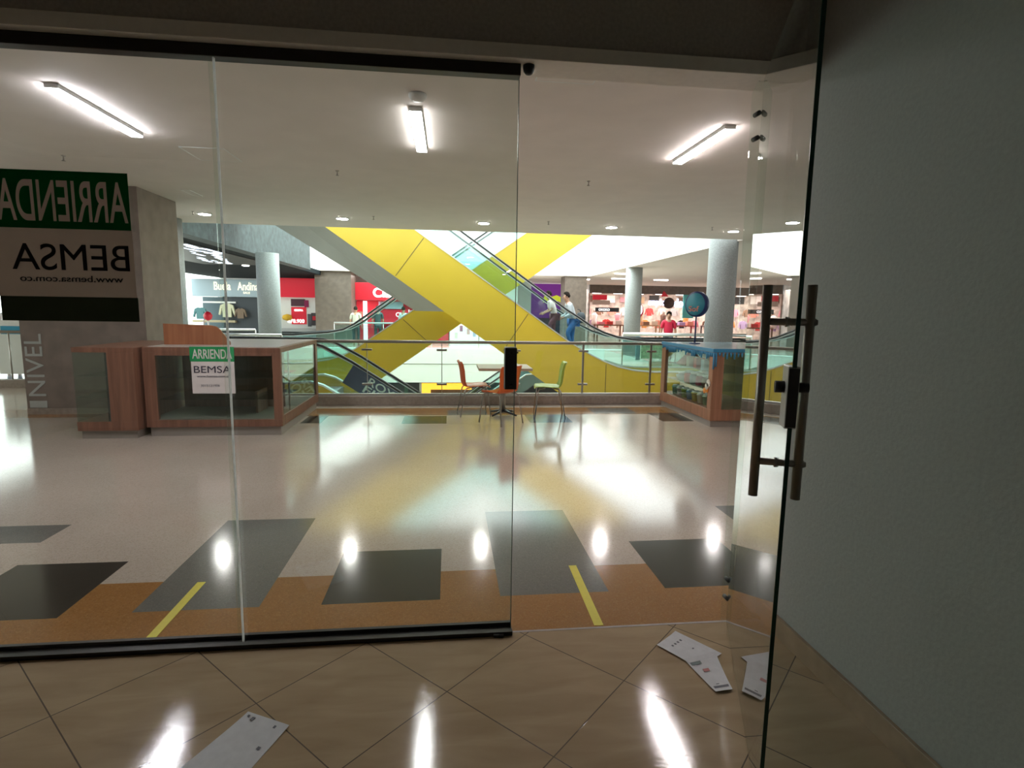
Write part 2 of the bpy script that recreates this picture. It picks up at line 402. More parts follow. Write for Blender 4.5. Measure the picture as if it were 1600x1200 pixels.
# glass door leaf standing open towards us
HX, HY = 1.451, 2.590
DA = math.radians(22.6); du = Vector((-math.sin(DA), -math.cos(DA), 0)); dn = Vector((-math.cos(DA), math.sin(DA), 0)); up = Vector((0, 0, 1))
def dpt(t, d, z): return Vector((HX, HY, 0)) + du * t + dn * d + up * z
door = struct('door_1', MB().obox(dpt(.03, -.006, .012), du * 1.130, dn * .012, up * 2.655), M['doorglass'])
MB().obox(dpt(1.160, -.006, .012), du * .007, dn * .012, up * 2.655).build('glass_edge', M['edge'], door)
tb = 1.03
for d in (.068, -.058):
    MB().tube([dpt(tb, d, 1.012), dpt(tb, d, 1.692)], .0145, 20).build('door_handle', M['handle'], door)
for z in (1.578, 1.128):
    MB().tube([dpt(tb, .056, z), dpt(tb, -.075, z)], .0115, 12).build('handle_standoff', M['handle'], door)
    f = MB(); f.tube([dpt(tb, .006, z), dpt(tb, .012, z)], .016, 16); f.tube([dpt(tb, -.006, z), dpt(tb, -.012, z)], .016, 16)
    f.tube([dpt(tb, -.070, z), dpt(tb, -.080, z)], .009, 12)
    f.build('standoff_collar', M['handle'], door)
lk = MB().obox(dpt(1.085, -.0165, 1.265), du * .082, dn * .033, up * .185).build('lock_case', M['lockgrey'], door, bevel=.003)
MB().obox(dpt(1.167, -.014, 1.27), du * .004, dn * .028, up * .175).build('lock_faceplate', M['darkmetal'], lk)
MB().tube([dpt(1.125, .016, 1.385), dpt(1.125, .042, 1.385)], .018, 16).build('lock_cylinder', M['black'], lk)
MB().tube([dpt(1.125, -.016, 1.385), dpt(1.125, -.050, 1.385)], .015, 16).build('lock_cylinder', M['black'], lk)

# black strike box on the pane edge and dome stop under the header
sb = empty('lock_strike_box', (.29, 2.6, 1.33), 0, 'slim black metal lock box on the edge of the glass pane beside the doorway', 'lock')
B(-.028, .028, -.022, .034, -.098, .096).build('box_body', M['darkmetal'], sb, bevel=.002)
B(-.026, .026, -.020, .032, .096, .100).build('end_cap', M['lockgrey'], sb)
for z in (-.075, .072): MB().tube([(0, -.0225, z), (0, -.026, z)], .007, 12).build('screw', M['black'], sb)
B(.028, .036, -.004, .006, .07, .078).build('latch', M['black'], sb)
ds = MB(); ds.lathe([(.026, 0), (.026, -.012), (.023, -.026), (.015, -.036), (.004, -.04)], 20)
tag(ds.build('door_stop', M['black'], loc=(.352, 2.60, 2.675)), 'round black door stop fixed under the pale header trim', 'door stop')

# poster on the inside of the left pane, read from behind
def poster():
    X0, X1, Z0, Z1 = -1.862, -1.326, 1.528, 2.142
    p = empty('poster', (X0, 2.58, Z0), 0, 'large backlit rental poster seen from behind on the left glass pane', 'poster')
    W = X1 - X0; Y = -.003
    B(0, W, Y, Y + .001, .102, .382).build('white_sheet', M['pwhite'], p)
    gh = B(-.03, W - .004, Y, Y + .001, .382, .614).build('green_header', M['pgreen'], p)
    B(0.002, W + .004, Y, Y + .001, 0, .102).build('black_band', M['pblack'], p)
    R = (PI / 2, 0, PI)      # faces the corridor, so it reads mirrored from here
    lt_ = text_fit('lettering', 'ARRIENDA', .50, .165, M['pwhite'], p, (W - .012, Y + .0005, .412), R, .004, .012)
    bpy.context.view_layer.update()
    bo = gh.modifiers.new('cut', 'BOOLEAN'); bo.operation = 'DIFFERENCE'; bo.object = lt_; bo.solver = 'EXACT'; bo.use_self = True
    nm = bpy.data.meshes.new_from_object(gh.evaluated_get(bpy.context.evaluated_depsgraph_get())); gh.modifiers.clear(); gh.data = nm
    for v in lt_.data.vertices: v.co.z *= .25
    text_fit('lettering', 'BEMSA', .455, .108, M['pink_ink'], p, (W - .02, Y + .0005, .212), R, .004, .0)
    text_fit('lettering', 'www.bemsa.com.co', .40, .026, M['pink_ink'], p, (W - .05, Y + .0005, .165), R, .004, .0)
poster()

# leaflets on the tiles
def sheet(pts, z, lab, name='leaflet', marks=(), mcol=None, curl=.004):
    c = Vector((sum(p[0] for p in pts) / len(pts), sum(p[1] for p in pts) / len(pts), 0))
    r = empty(name, (c.x, c.y, 0), 0, lab, 'leaflet', 'leaflets lying on the tiles')
    a, b, cc, d = [Vector((p[0], p[1], 0)) - c for p in pts]
    n = 8; mb = MB(); top = []; bot = []
    for i in range(n + 1):
        for j in range(n + 1):
            u, v = i / n, j / n
            q = (a * (1 - u) + b * u) * (1 - v) + (d * (1 - u) + cc * u) * v
            h = z + curl * (abs(u - .5) * 2) ** 3 + .001 * math.sin(5 * u + 3 * v)
            top.append((q.x, q.y, h + .0006)); bot.append((q.x, q.y, h))
    m = (n + 1) ** 2; fs = []
    for i in range(n):
        for j in range(n):
            k = i * (n + 1) + j; fs += [(k, k + n + 1, k + n + 2, k + 1), (m + k, m + k + 1, m + k + n + 2, m + k + n + 1)]
    for i in range(n):
        for (k, l) in ((i, i + 1), (n * (n + 1) + i, n * (n + 1) + i + 1), (i * (n + 1), (i + 1) * (n + 1)), (i * (n + 1) + n, (i + 1) * (n + 1) + n)):
            fs.append((k, l, m + l, m + k))
    mb.add(top + bot, fs, False); mb.build('paper_sheet', M['leaflet'], r)
    for (u0, u1, v0, v1, mt) in marks:
        mk = MB(); P = []
        for (u, v) in ((u0, v0), (u1, v0), (u1, v1), (u0, v1)):
            q = (a * (1 - u) + b * u) * (1 - v) + (d * (1 - u) + cc * u) * v
            P.append((q.x, q.y, z + curl * (abs(u - .5) * 2) ** 3 + .0016))
        mk.add(P + [(x, y, zz + .0004) for x, y, zz in P], [(0, 3, 2, 1), (4, 5, 6, 7), (0, 1, 5, 4), (1, 2, 6, 5), (2, 3, 7, 6), (3, 0, 4, 7)])
        mk.build('print', mt, r)
    return r
I = M['ink']
sheet([(1.002, 2.414), (1.141, 2.522), (1.285, 2.318), (1.120, 2.235)], .001, 'white printed leaflet with its corner towards the doorway, under the other sheet',
      marks=[(.30 + .13 * i, .36 + .13 * i, .22, .27, I) for i in range(4)] + [(.62, .68, .55, .58, I), (.1, .35, .8, .84, cmat('soft_grey_ink', (.35, .36, .4)))])
sheet([(1.128, 2.062), (1.088, 2.290), (1.235, 2.338), (1.31, 2.30)][:1] + [(1.088, 2.292), (1.258, 2.332), (1.208, 2.070)], .004, 'white printed leaflet overlapping the other and touching the open glass door',
      marks=[(.08, .14, .12, .9, I), (.18, .2, .35, .5, I), (.78, .86, .05, .4, cmat('grey_green_ink', (.2, .24, .25))), (.55, .63, .28, .5, cmat('red_ink', (.5, .2, .2)))])
sheet([(-.945, 1.83), (-.792, 2.128), (-.609, 2.034), (-.735, 1.72)], .001, 'white leaflet lying alone on the tiles at the bottom of the view',
      marks=[(.04, .12, .12, .62, M['purpleink']), (.93, .96, .08, .13, I), (.90, .95, .2, .26, I), (.9, .94, .74, .79, I), (.6, .64, .8, .86, I)])

# ------------------------------------------------------------------ corridor floor, a mosaic of coloured terrazzo
def mosaic():
    rects = [  # x0,x1,y0,y1,mat (later wins)
        (-20, 20, 2.585, 3.28, 4), (-20, 20, 8.44, 9.08, 4),
        (-3.37, -2.74, 3.92, 4.24, 3), (-2.64, -2.0, 2.92, 3.575, 2), (-1.653, -1.013, 2.945, 4.24, 3), (-.688, -.047, 2.94, 3.61, 2),
        (.29, .92, 2.95, 4.28, 3), (1.262, 1.91, 2.96, 3.632, 2), (2.22, 2.86, 2.95, 4.28, 3), (3.2, 3.85, 2.96, 3.632, 2), (-3.62, -2.98, 2.945, 4.24, 3),
        (-.66, -.03, 7.81, 8.39, 2), (1.17, 1.80, 7.82, 8.44, 5), (3.17, 3.66, 7.84, 8.54, 2), (-2.06, -1.78, 7.9, 8.44, 2),
        (-.02, .6, 8.44, 8.9, 3), (2.3, 3.0, 8.5, 9.0, 3)]
    xs = sorted(set([-20, -2.4, 20] + [r[0] for r in rects] + [r[1] for r in rects])); ys = sorted(set([2.585, 9.5] + [r[2] for r in rects] + [r[3] for r in rects]))
    mb = MB()
    for i in range(len(xs) - 1):
        for j in range(len(ys) - 1):
            cx, cy = (xs[i] + xs[i + 1]) / 2, (ys[j] + ys[j + 1]) / 2; k = 1
            for r in rects:
                if r[0] < cx < r[1] and r[2] < cy < r[3]: k = r[4]
            mb.cur = k - 1
            mb.add([(xs[i], ys[j], 0), (xs[i + 1], ys[j], 0), (xs[i + 1], ys[j + 1], 0), (xs[i], ys[j + 1], 0)], [(0, 1, 2, 3)])
    mb.cur = 0; mb.box(-20, 20, 2.585, 9.5, -.4, -.001)
    struct('floor_corridor', mb, [M['t_beige'], M['t_black'], M['t_grey'], M['t_orange'], M['t_blue']], fix=False)
mosaic()
def tape(x0, x1, y0, y1, skew, lab):
    mb = MB(); mb.obox((x0, y0, .0005), (x1 - x0, 0, 0), (skew, y1 - y0, 0), (0, 0, .0015))
    tag(mb.build('floor_tape', M['tape']), lab, 'tape', 'yellow tape strips on the corridor floor')
tape(-1.458, -1.412, 2.60, 3.255, .002, 'yellow floor tape strip left of the vertical glass seam')
tape(.745, .793, 2.61, 3.29, .012, 'yellow floor tape strip in front of the open doorway')

# far floors, the void and the lower level
struct('floor_left_landing', B(-20, -3.0, 9.5, 14.0, -.4, 0), M['t_beige'])
struct('floor_left_gallery', B(-20, -5.0, 14.0, 40, -.4, 0), M['t_beige'])
struct('floor_right_gallery', MB().box(6.2, 40, 9.5, 14.2, -.4, 0).box(7.4, 40, 14.2, 23.2, -.4, 0).box(6.2, 7.4, 14.2, 14.3, -.4, 0).box(-5.0, 40, 23.3, 45, -.4, 0).box(6.6, 7.4, 17.8, 23.3, -.4, 0), M['t_beige'])
fs = MB(); fs.box(-5, 7.4, 23.1, 23.3, -.62, .02); fs.box(-5, 7.4, 23.12, 23.3, -1.4, -.64)
struct('trim_5', fs, M['white'])
struct('trim_6', B(-3.0, 30, 9.5, 9.62, -1.2, -.001), M['white'])
struct('wall_lower', MB().box(-20, 40, 9.3, 9.5, -4.7, -.4).box(-20.2, -20, 9.3, 45, -4.7, -.4).box(40, 40.2, 9.3, 45, -4.7, -.4), M['brown'])
struct('floor_lower', B(-20, 40, 9.5, 45, -4.7, -4.6), M['t_beige'])
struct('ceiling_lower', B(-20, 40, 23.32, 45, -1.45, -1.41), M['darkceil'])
struct('wall_lower', B(-20, 40, 27, 27.1, -4.6, -1.4), M['shopdark'])
lf = empty('lower_shop_front', (-.6, 24.2, -4.6), 0, 'glowing orange shop front on the lower floor beneath the white slab', 'shop front')
B(-.56, -.18, 0, .1, 1.5, 3.1).build('side_panel', M['litorange'], lf)
B(-.18, 1.6, 0, .12, 2.75, 3.1).build('fascia', M['litorange'], lf)
B(-.18, 1.6, .1, .2, 1.5, 2.75).build('display', mat('brown_display', (.12, .07, .05), .6), lf)
B(-.66, -.56, -.02, .1, 1.5, 3.15).build('frame', M['white'], lf)
ls2 = empty('lower_shop_front', (-2.8, 24.2, -4.6), 0, 'dark unlit shop front on the lower floor left of the orange one', 'shop front')
B(0, 1.5, 0, .1, 1.5, 3.1).build('dark_window', M['shopdark'], ls2)
B(.9, 1.05, -.02, .0, 2.6, 3.0).build('poster', cmat('dull_green_print', (.1, .2, .15)), ls2)

# ------------------------------------------------------------------ ceilings and columns
cl = MB(); cl.box(-20, 30, 2.85, 12.19, 3.26, 3.42)
struct('ceiling_corridor', cl, M['ceil'])
cl = MB(); cl.box(6.6, 40, 12.19, 45, 3.26, 3.8); cl.box(-5.72, 6.6, 26.1, 45, 3.26, 3.8)
struct('ceiling_far', cl, M['ceil'])
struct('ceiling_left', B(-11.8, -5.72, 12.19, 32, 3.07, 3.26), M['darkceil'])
struct('wall_beam', B(-5.72, -5.36, 12.21, 22.9, 3.07, 5.06), M['beamc'])
struct('wall_left_gallery', MB().box(-12, -8.4, 31, 31.2, 0, 3.07), M['whitepl'])
struct('wall_far', B(-8.4, 4.5, 30.6, 30.8, 0, 3.26), M['whitepl'])

def column(x, y, r, z1, lab, cap=False):
    mb = MB(); mb.lathe([(r, 0), (r, z1 * .5), (r, z1)], 40)
    tag(mb.build('round_column', M['concrete'], loc=(x, y, 0)), lab, 'column', 'round grey concrete columns')
column(6.42, 12.75, .325, 5.5, 'nearest round grey concrete column standing behind the right display kiosk')
column(6.9, 20.55, .305, 3.8, 'round grey concrete column left of the man in the red shirt')
column(-4.97, 16.34, .30, 3.07, 'round pale grey column between the pale blue signboard and the red shop')
column(-5.42, 11.67, .30, 3.26, 'round grey column partly behind the wide taupe pillar')
tag(B(-.8, .8, -.7, .7, 0, 3.26).build('square_pillar', M['brown'], loc=(-5.2, 27.0, 0)), 'brown stone clad square pillar between the two red shop fronts', 'pillar')
tag(B(-.52, .52, -.52, .52, 0, 3.26).build('square_pillar', M['brown'], loc=(5.98, 26.7, 0)), 'brown stone clad square pillar behind the two people on the escalator', 'pillar')
tag(B(-.52, .52, -.52, .52, 0, 3.26).build('square_pillar', M['brown'], loc=(10.6, 15.2, 0)), 'brown square pillar far right behind the open glass door', 'pillar')

# wide taupe pillar with NIVEL
pl = empty('wide_pillar', (-5.0, 9.6, 0), 0, 'wide taupe clad pillar with pale vertical lettering behind the left kiosk', 'pillar')
B(-1.07, .62, -.9, .25, 0, 3.26).build('pillar_body', M['pillar'], pl)
text_fit('lettering', 'NIVEL', .90, .23, M['nivel'], pl, (-.80, -.904, .27), (PI / 2, -PI / 2, 0), .006, .0)
text_fit('lettering', '1', .1, .23, M['nivel'], pl, (-.80, -.904, .10), (PI / 2, -PI / 2, 0), .006, .0)
B(-1.072, .622, -.908, -.9, 0, .09).build('skirting', M['kerb'], pl)

# left gallery rail seen past the pillar
lr = empty('glass_railing', (-12, 11.6, 0), 0, 'glass railing with steel top rail at the far left beyond the wide pillar', 'railing')
B(0, 5.5, -.1, .1, 0, .15).build('kerb', M['kerb'], lr)
B(0, 5.5, -.008, .008, .15, 1.03).build('glass_panel', M['railglass'], lr)
MB().tube([(0, 0, 1.06), (5.5, 0, 1.06)], .028).build('top_rail', M['steel'], lr)
for x in (.3, 2.0, 3.7, 5.3): MB().tube([(x, 0, .15), (x, 0, 1.04)], .014).build('post', M['steel'], lr)
ct = empty('cart', (-9.2, 13.2, 0), 0, 'small white stand with a blue panel at the far left', 'stand')
B(-.3, .3, -.25, .25, .1, 1.25).build('body', M['whitepl'], ct)
B(-.2, .2, -.262, -.25, .95, 1.12).build('blue_panel', cmat('bright_blue', (.03, .3, .5)), ct)

# ------------------------------------------------------------------ ceiling fittings
def tube_light(x, y0, y1, m, lab):
    r = empty('ceiling_tube_light', (x, (y0 + y1) / 2, 3.26), 0, lab, 'ceiling light', 'linear tube lights on the corridor ceiling')
    h = (y1 - y0) / 2
    B(-.052, .052, -h - .01, h + .01, -.035, 0).build('housing', M['whitepl'], r, bevel=.003)
    B(-.049, .049, -h, h, -.046, -.036).build('diffuser', m, r)
tube_light(-3.00, 4.86, 6.04, M['tube'], 'leftmost bright linear tube light, its glow the strongest')
tube_light(-.275, 4.93, 6.10, M['tubem'], 'middle linear tube light above the centre of the corridor')
tube_light(2.48, 4.95, 6.10, M['tubew'], 'rightmost linear tube light seen through the open doorway')
names = ['leftmost recessed downlight beside the bright glass seam', 'recessed downlight above the start of the yellow escalator',
         'recessed downlight in the middle of the ceiling edge', 'recessed downlight right of centre through the open doorway', 'recessed downlight just above the nearest round column']
proto = None
for x, lab in zip((-4.39, -1.967, .666, 3.18, 5.70), names):
    if proto is None:
        proto = empty('downlight', (x, 10.955, 3.26), 0, lab, 'downlight', 'row of recessed downlights along the ceiling edge')
        rg = MB(); rg.lathe([(.12, 0), (.12, -.012), (.10, -.016)], 28); rg.build('rim', M['whitepl'], proto)
        rg = MB(); rg.lathe([(.098, -.010), (.098, -.019)], 28); rg.build('lens', M['down'], proto)
    else:
        c = proto.copy(); COL.objects.link(c); c.location = (x, 10.955, 3.26); c['label'] = lab
        for ch in list(proto.children): d = ch.copy(); COL.objects.link(d); d.parent = c
sp = None
for i, (x, y, lab) in enumerate(((-4.323, 7.098, 'small sprinkler head above the large poster'), (-1.349, 7.263, 'small sprinkler head left of the middle tube light, farther back'),
        (-1.357, 10.635, 'small sprinkler head between two downlights left of centre'), (1.850, 10.548, 'small sprinkler head between the two middle right downlights'),
        (1.781, 7.254, 'small sprinkler head left of the rightmost tube light'), (5.067, 10.574, 'small sprinkler head beside the rightmost downlight'),
        (-4.496, 10.738, 'small sprinkler head beside the leftmost downlight'))):
    if sp is None:
        mb = MB(); mb.lathe([(.022, 0), (.022, -.008), (.008, -.012), (.008, -.05), (.02, -.055), (.02, -.06)], 12)
        sp = tag(mb.build('sprinkler', M['steel'], loc=(x, y, 3.26)), lab, 'sprinkler', 'sprinkler heads on the ceiling')
    else:
        c = sp.copy(); COL.objects.link(c); c.location = (x, y, 3.26); c['label'] = lab
mb = MB(); mb.lathe([(.07, 0), (.07, -.02), (.05, -.045), (.02, -.05)], 20)
tag(mb.build('smoke_detector', M['whitepl'], loc=(-.24, 4.65, 3.26)), 'round white smoke detector in front of the middle tube light', 'smoke detector')
def hatch(x0, x1, y0, y1, lab):
    g = MB(); t = .008
    for a in ((x0, x1, y0, y0 + t), (x0, x1, y1 - t, y1), (x0, x0 + t, y0, y1), (x1 - t, x1, y0, y1)): g.box(*a, 3.256, 3.26)
    o = empty('ceiling_hatch', ((x0 + x1) / 2, (y0 + y1) / 2, 3.26), 0, lab, 'access hatch')
    g.v = [(a - (x0 + x1) / 2, b - (y0 + y1) / 2, c - 3.26) for a, b, c in g.v]
    g.build('hatch_frame', M['alu'], o)
    B(-(x1 - x0) / 2 + t, (x1 - x0) / 2 - t, -(y1 - y0) / 2 + t, (y1 - y0) / 2 - t, -.003, 0).build('hatch_panel', M['ceil'], o)
hatch(-2.827, -2.369, 6.485, 7.021, 'square ceiling access hatch beside the bright glass seam')
hatch(0.623, 1.055, 3.847, 4.254, 'square ceiling access hatch just past the doorway header')
hatch(-3.847, -3.718, 8.819, 9.251, 'narrow slot in the ceiling beside the wide pillar top')

# ------------------------------------------------------------------ railing along the void
K = 9.45
ra = empty('glass_railing', (0, K, 0), 0, 'long glass railing with steel top rail along the void behind the table', 'railing')
B(-3.0, 6.6, -.07, .11, 0, .15).build('kerb', M['kerb'], ra, bevel=.004)
B(-3.0, 6.6, -.02, .02, .15, .19).build('glass_shoe', M['alu'], ra)
MB().tube([(-3.0, 0, 1.06), (6.6, 0, 1.06)], .026, 14).build('top_rail', M['steel'], ra)
px = [-3.0, -1.35, -.115, 1.14, 2.325, 3.545, 4.78, 6.6]
for i in range(len(px) - 1): B(px[i] + .008, px[i + 1] - .008, -.006, .006, .16, 1.03).build('glass_panel', M['railglass'], ra)
for i, x in enumerate(px[1:-1]):
    p = MB().box(x - (.018 if i > 2 else .006), x + (.018 if i > 2 else .006), .008, .022, .15, 1.04).build('post', M['steel'], ra)
    for z in (.345, .925):
        B(x - .085, x + .085, -.018, .018, z - .017, z + .017).build('glass_clamp', M['steel'], p, bevel=.003)

# ------------------------------------------------------------------ escalators
def clipslope(pts):  return pts
def escalator(name, label, y0, y1, deck, railh, truss_low, mats, joints=(), soffit=None, group=None, steps=True, glasm=None, rail_ends=None, skirt=None):
    """deck: XZ polyline of the side cladding's upper edge, railh: matching handrail height above it"""
    r = empty(name, (deck[0][0], y0, 0), 0, label, 'escalator', group)
    ox = Vector((deck[0][0], y0, 0))
    def loc(mb): mb.v = [(a - ox.x, b - ox.y, c) for a, b, c in mb.v]; return mb
    tm = MB(); poly = list(deck) + list(truss_low)[::-1]
    tm.prism(poly, y0, y0 + .10); loc(tm).build('side_cladding', mats['clad'], r)
    tm = MB(); tm.prism(poly, y1 - .10, y1); loc(tm).build('side_cladding', mats['clad'], r)
    if soffit != 'skip':
        tm = MB(); lo = list(truss_low); tm.strip([(x, z + .01) for x, z in lo], [(x, z + .07) for x, z in lo], y0 + .1, y1 - .1); loc(tm).build('underside', mats['under'], r)
    for yy in (y0, y1 - .10):
        dm = MB(); dm.strip([(x, z) for x, z in deck], [(x, z + .035) for x, z in deck], yy - .012, yy + .112); loc(dm).build('deck_trim', M['alu'], r)
        gm = MB(); gm.strip([(x, z + .035) for x, z in deck], [(x, z + h - .03) for (x, z), h in zip(deck, railh)], yy + .045, yy + .057); loc(gm).build('balustrade_glass', glasm or M['escglass'], r)
        hm = MB(); pr_ = [(x, yy + .05, z + h) for (x, z), h in zip(deck, railh)]
        if rail_ends:
            pr_ = pr_ + [(a, yy + .05, b) for a, b in rail_ends]
        hm.tube(pr_, .028, 8); loc(hm).build('handrail', M['rubber'], r)
        am = MB(); am.tube([(a, b, c - .034) for a, b, c in pr_], .018, 6); loc(am).build('rail_track', M['alu'], r)
    if steps:
        sm = MB(); S = sorted(deck, key=lambda p: p[0])
        def dz(x):
            for (xa, za), (xb, zb) in zip(S, S[1:]):
                if xa <= x <= xb: return za + (zb - za) * (x - xa) / (xb - xa)
            return S[-1][1]
        x = S[0][0] + .2
        while x < S[-1][0] - .4:
            z = dz(x + .2) - .16; sm.box(x, x + .4, y0 + .16, y1 - .16, z - .3, z); x += .4
        loc(sm).build('steps', M['step'], r)
    for (a, b) in joints:
        d = (Vector((b[0], 0, b[1])) - Vector((a[0], 0, a[1]))); n = Vector((-d.z, 0, d.x)).normalized() * .008
        jm = MB(); jm.obox((a[0] - n.x, y0 - .004, a[1] - n.z), d, n * 2, (0, .005, 0)); loc(jm).build('panel_joint', M['yjoint'], r)
    return r, ox
YM = {'clad': M['yellow'], 'under': M['greysoffit']}
SL = .693
main_deck = [(-7.4, 3.543 + SL * (7.4 - .822)), (-.822, 3.543), (3.074, .846), (3.42, .64), (3.75, .455), (4.1, .29), (4.5, .14), (4.95, .045), (5.45, .0), (6.5, .0), (8.6, .0)]
main_low = [(-7.4, 3.538 + .6957 * (7.4 - 2.966)), (-2.966, 3.538), (1.474, .449), (2.435, -.22), (2.9, -.54), (3.6, -1.0), (4.0, -1.2), (4.5, -1.2), (5.45, -1.2), (6.5, -1.2), (8.6, -1.2)]
main_h = [.80, .80, .80, .80, .77, .77, .80, .84, .86, .86, .86]
m_, ox = escalator('escalator', 'front yellow clad escalator rising from right to left across the atrium', 14.4, 15.8, main_deck, main_h, main_low, YM,
          joints=[((-.62, 3.363), (-1.321, 2.42)), ((2.043, 1.52), (1.40, .55)), ((4.17, .22), (4.17, -1.15)), ((-6.2, 7.2), (-6.9, 6.3))], group='yellow escalators crossing in the atrium',
          rail_ends=[(8.9, .80), (9.05, .62), (8.95, .4), (8.6, .32)])
# grey plaster soffit that hangs under the front escalator
gs = MB()
N0 = (-7.4, 14.42, 6.62); N1 = (-.12, 14.42, 1.555); F0 = (-7.2, 15.8, 5.33); F1 = (-.92, 15.8, 1.555); U0 = (-7.4, 15.7, 6.62); U1 = (-.12, 15.7, 1.555)
gs.add([N0, N1, F1, F0, U0, U1], [(0, 1, 2, 3), (3, 2, 5, 4), (0, 4, 5, 1), (0, 3, 4), (1, 5, 2)])
gs.v = [(a - ox.x, b - ox.y, c) for a, b, c in gs.v]
gs.build('grey_soffit', M['greysoffit'], m_)
sec_up = [(-9, -.0), (-4.4, -.0), (-3.9, .04), (-3.4, .12), (-3.0, .24), (-2.687, .42), (-1.008, 1.567), (.661, 2.735), (2.189, 3.80), (7.2, 7.29)]
sec_low = [(-9, -1.2), (-4.4, -1.2), (-3.9, -1.2), (-3.4, -1.2), (-3.05, -1.19), (-1.739, -.272), (.353, 1.198), (2.346, 2.535), (3.654, 3.459), (7.2, 5.95)]
sec_h = [.84, .84, .84, .80, .76, .74, .80, .80, .80, .80]
escalator('escalator', 'rear yellow clad escalator rising from left to right behind the front one', 16.4, 17.8, sec_up, sec_h, sec_low, YM,
          joints=[((-1.3, 1.3), (-.55, .62))], group='yellow escalators crossing in the atrium')
# escalator going down from the left landing, with a banner on its glass
dk = [(-5.6, .08), (-3.3, .08), (-2.9, .07), (-2.6, .10), (-2.377, .30 - .0), (-1.835, -.045), (-.4, -.98), (3.2, -3.3), (4.2, -3.7)]
dk = [(-5.6, .10), (-3.4, .10), (-2.95, .22), (-2.65, .32), (-2.37, .315), (-1.835, -.035), (-.4, -.975), (3.2, -3.33), (4.2, -3.75)]
dk = [(-5.6, .14), (-3.5, .14), (-3.0, .20), (-2.7, .28), (-2.37, .31), (-2.1, .155), (-1.835, -.02), (-.4, -.955), (3.2, -3.30), (4.2, -3.75)]
dk = [(-5.6, .16), (-3.3, .16), (-2.9, .12), (-2.55, .0), (-2.2, -.21), (-1.835, -.45), (-.4, -1.385), (3.2, -3.73), (4.2, -4.2)]
dh = [.80, .80, .84, .95, 1.01, 1.04, 1.04, 1.04, .9]
lowr = [(-5.6, -.7), (-3.3, -.7), (-2.9, -.75), (-2.55, -.9), (-2.2, -1.1), (-1.835, -1.35), (-.4, -2.3), (3.2, -4.5), (4.2, -4.58)]
dk = [(-5.6, .16), (-3.3, .16), (-2.9, .17), (-2.6, .19), (-2.37, .12), (-1.835, -.20), (-.4, -1.14), (3.2, -3.49), (4.2, -4.0)]
dh = [.80, .80, .79, .76, .77, .79, .80, .80, .8]
ds_, oxd = escalator('escalator', 'silver sided escalator descending from the left landing, banner on its glass', 10.8, 12.1, dk, dh, lowr,
          {'clad': M['yellow'], 'under': M['greysoffit']}, glasm=M['escglass'])
bn = MB(); dd = Vector((.842, 0, -.5395)); nn = Vector((-.5395, 0, -.842)) ; st = Vector((-1.80, 10.825, .53))
bn.obox(st, dd * 2.1, (0, .006, 0), nn * .40)
ban = bn.build('banner', M['navy'])
tag(ban, 'navy vinyl cinema banner stuck on the glass of the descending escalator', 'banner')
ang = math.atan2(.5395, .842)
for s, off, bk in (('ROYAL', .03, .13), ('FILMS', .20, .13)):
    p = st + dd * .40 + nn * (off + .15)
    t = text_fit('lettering', s, .86, .15, M['pale'], ban, p + Vector((0, -.004, 0)), (PI / 2, ang, 0), .004, .01)
ys = MB(); ys.obox(st + dd * -.02 + nn * .40 + Vector((0, -.002, 0)), dd * .28, (0, .006, 0), nn * .05)
ys.build('yellow_strip', cmat('dull_yellow', (.55, .45, .04)), ban)
# a lower escalator seen through the railing below the table
low_d = [(-1.2, -3.22), (.2, -2.24), (1.1, -1.61), (2.6, -.57), (3.3, -.5)]
escalator('escalator', 'lower glass sided escalator glimpsed under the table beyond the railing', 18.6, 19.9, low_d, [.55] * 5, [(x + .25, z - .35) for x, z in low_d],
          {'clad': cmat('teal_grey_cladding', (.10, .17, .17)), 'under': M['greysoffit']}, steps=False)

# white rails and tidy balustrades on the right landing
def rail_run(x0, x1, y, z, lab, r=.035, glassy=True, step=1.6, m=None):
    o = empty('balustrade', (x0, y, 0), 0, lab, 'railing')
    L = x1 - x0
    MB().tube([(0, 0, z), (L, 0, z)], r, 10).build('top_rail', m or M['alu'], o)
    n = max(1, int(L / step))
    for i in range(n + 1): MB().tube([(L * i / n, 0, 0), (L * i / n, 0, z)], .02, 8).build('post', M['steel'], o)
    if glassy: B(0, L, -.006, .006, .1, z - .08).build('glass_panel', M['escglass'], o)
rail_run(5.3, 10.4, 16.6, .94, 'white topped glass balustrade in front of the man in red', .05)
rail_run(7.35, 9.6, 15.9, .86, 'short steel rail beside the nearest round column', .03, False)
rail_run(-4.6, 3.2, 23.3, 1.02, 'distant glass balustrade along the white slab edge below the crossing escalators', .03)
rail_run(-8.3, -4.9, 14.9, 1.02, 'steel handrail on the left landing behind the first kiosk', .03, False)
rail_run(-5.6, -3.6, 12.6, 1.0, 'short steel handrail at the head of the descending escalator', .03, False)
gp = empty('floor_display', (6.9, 18.3, 0), 0, 'pale display board behind the escalator landing glass', 'display board')
B(-.4, .4, 0, .05, .05, .75).build('board', mat('speckled_print', (.45, .5, .3), .6, noise=.6, nscale=12), gp)
B(-.6, -.45, -.05, .0, 0, .8).build('upright', cmat('blue_grey', (.15, .25, .3)), gp)

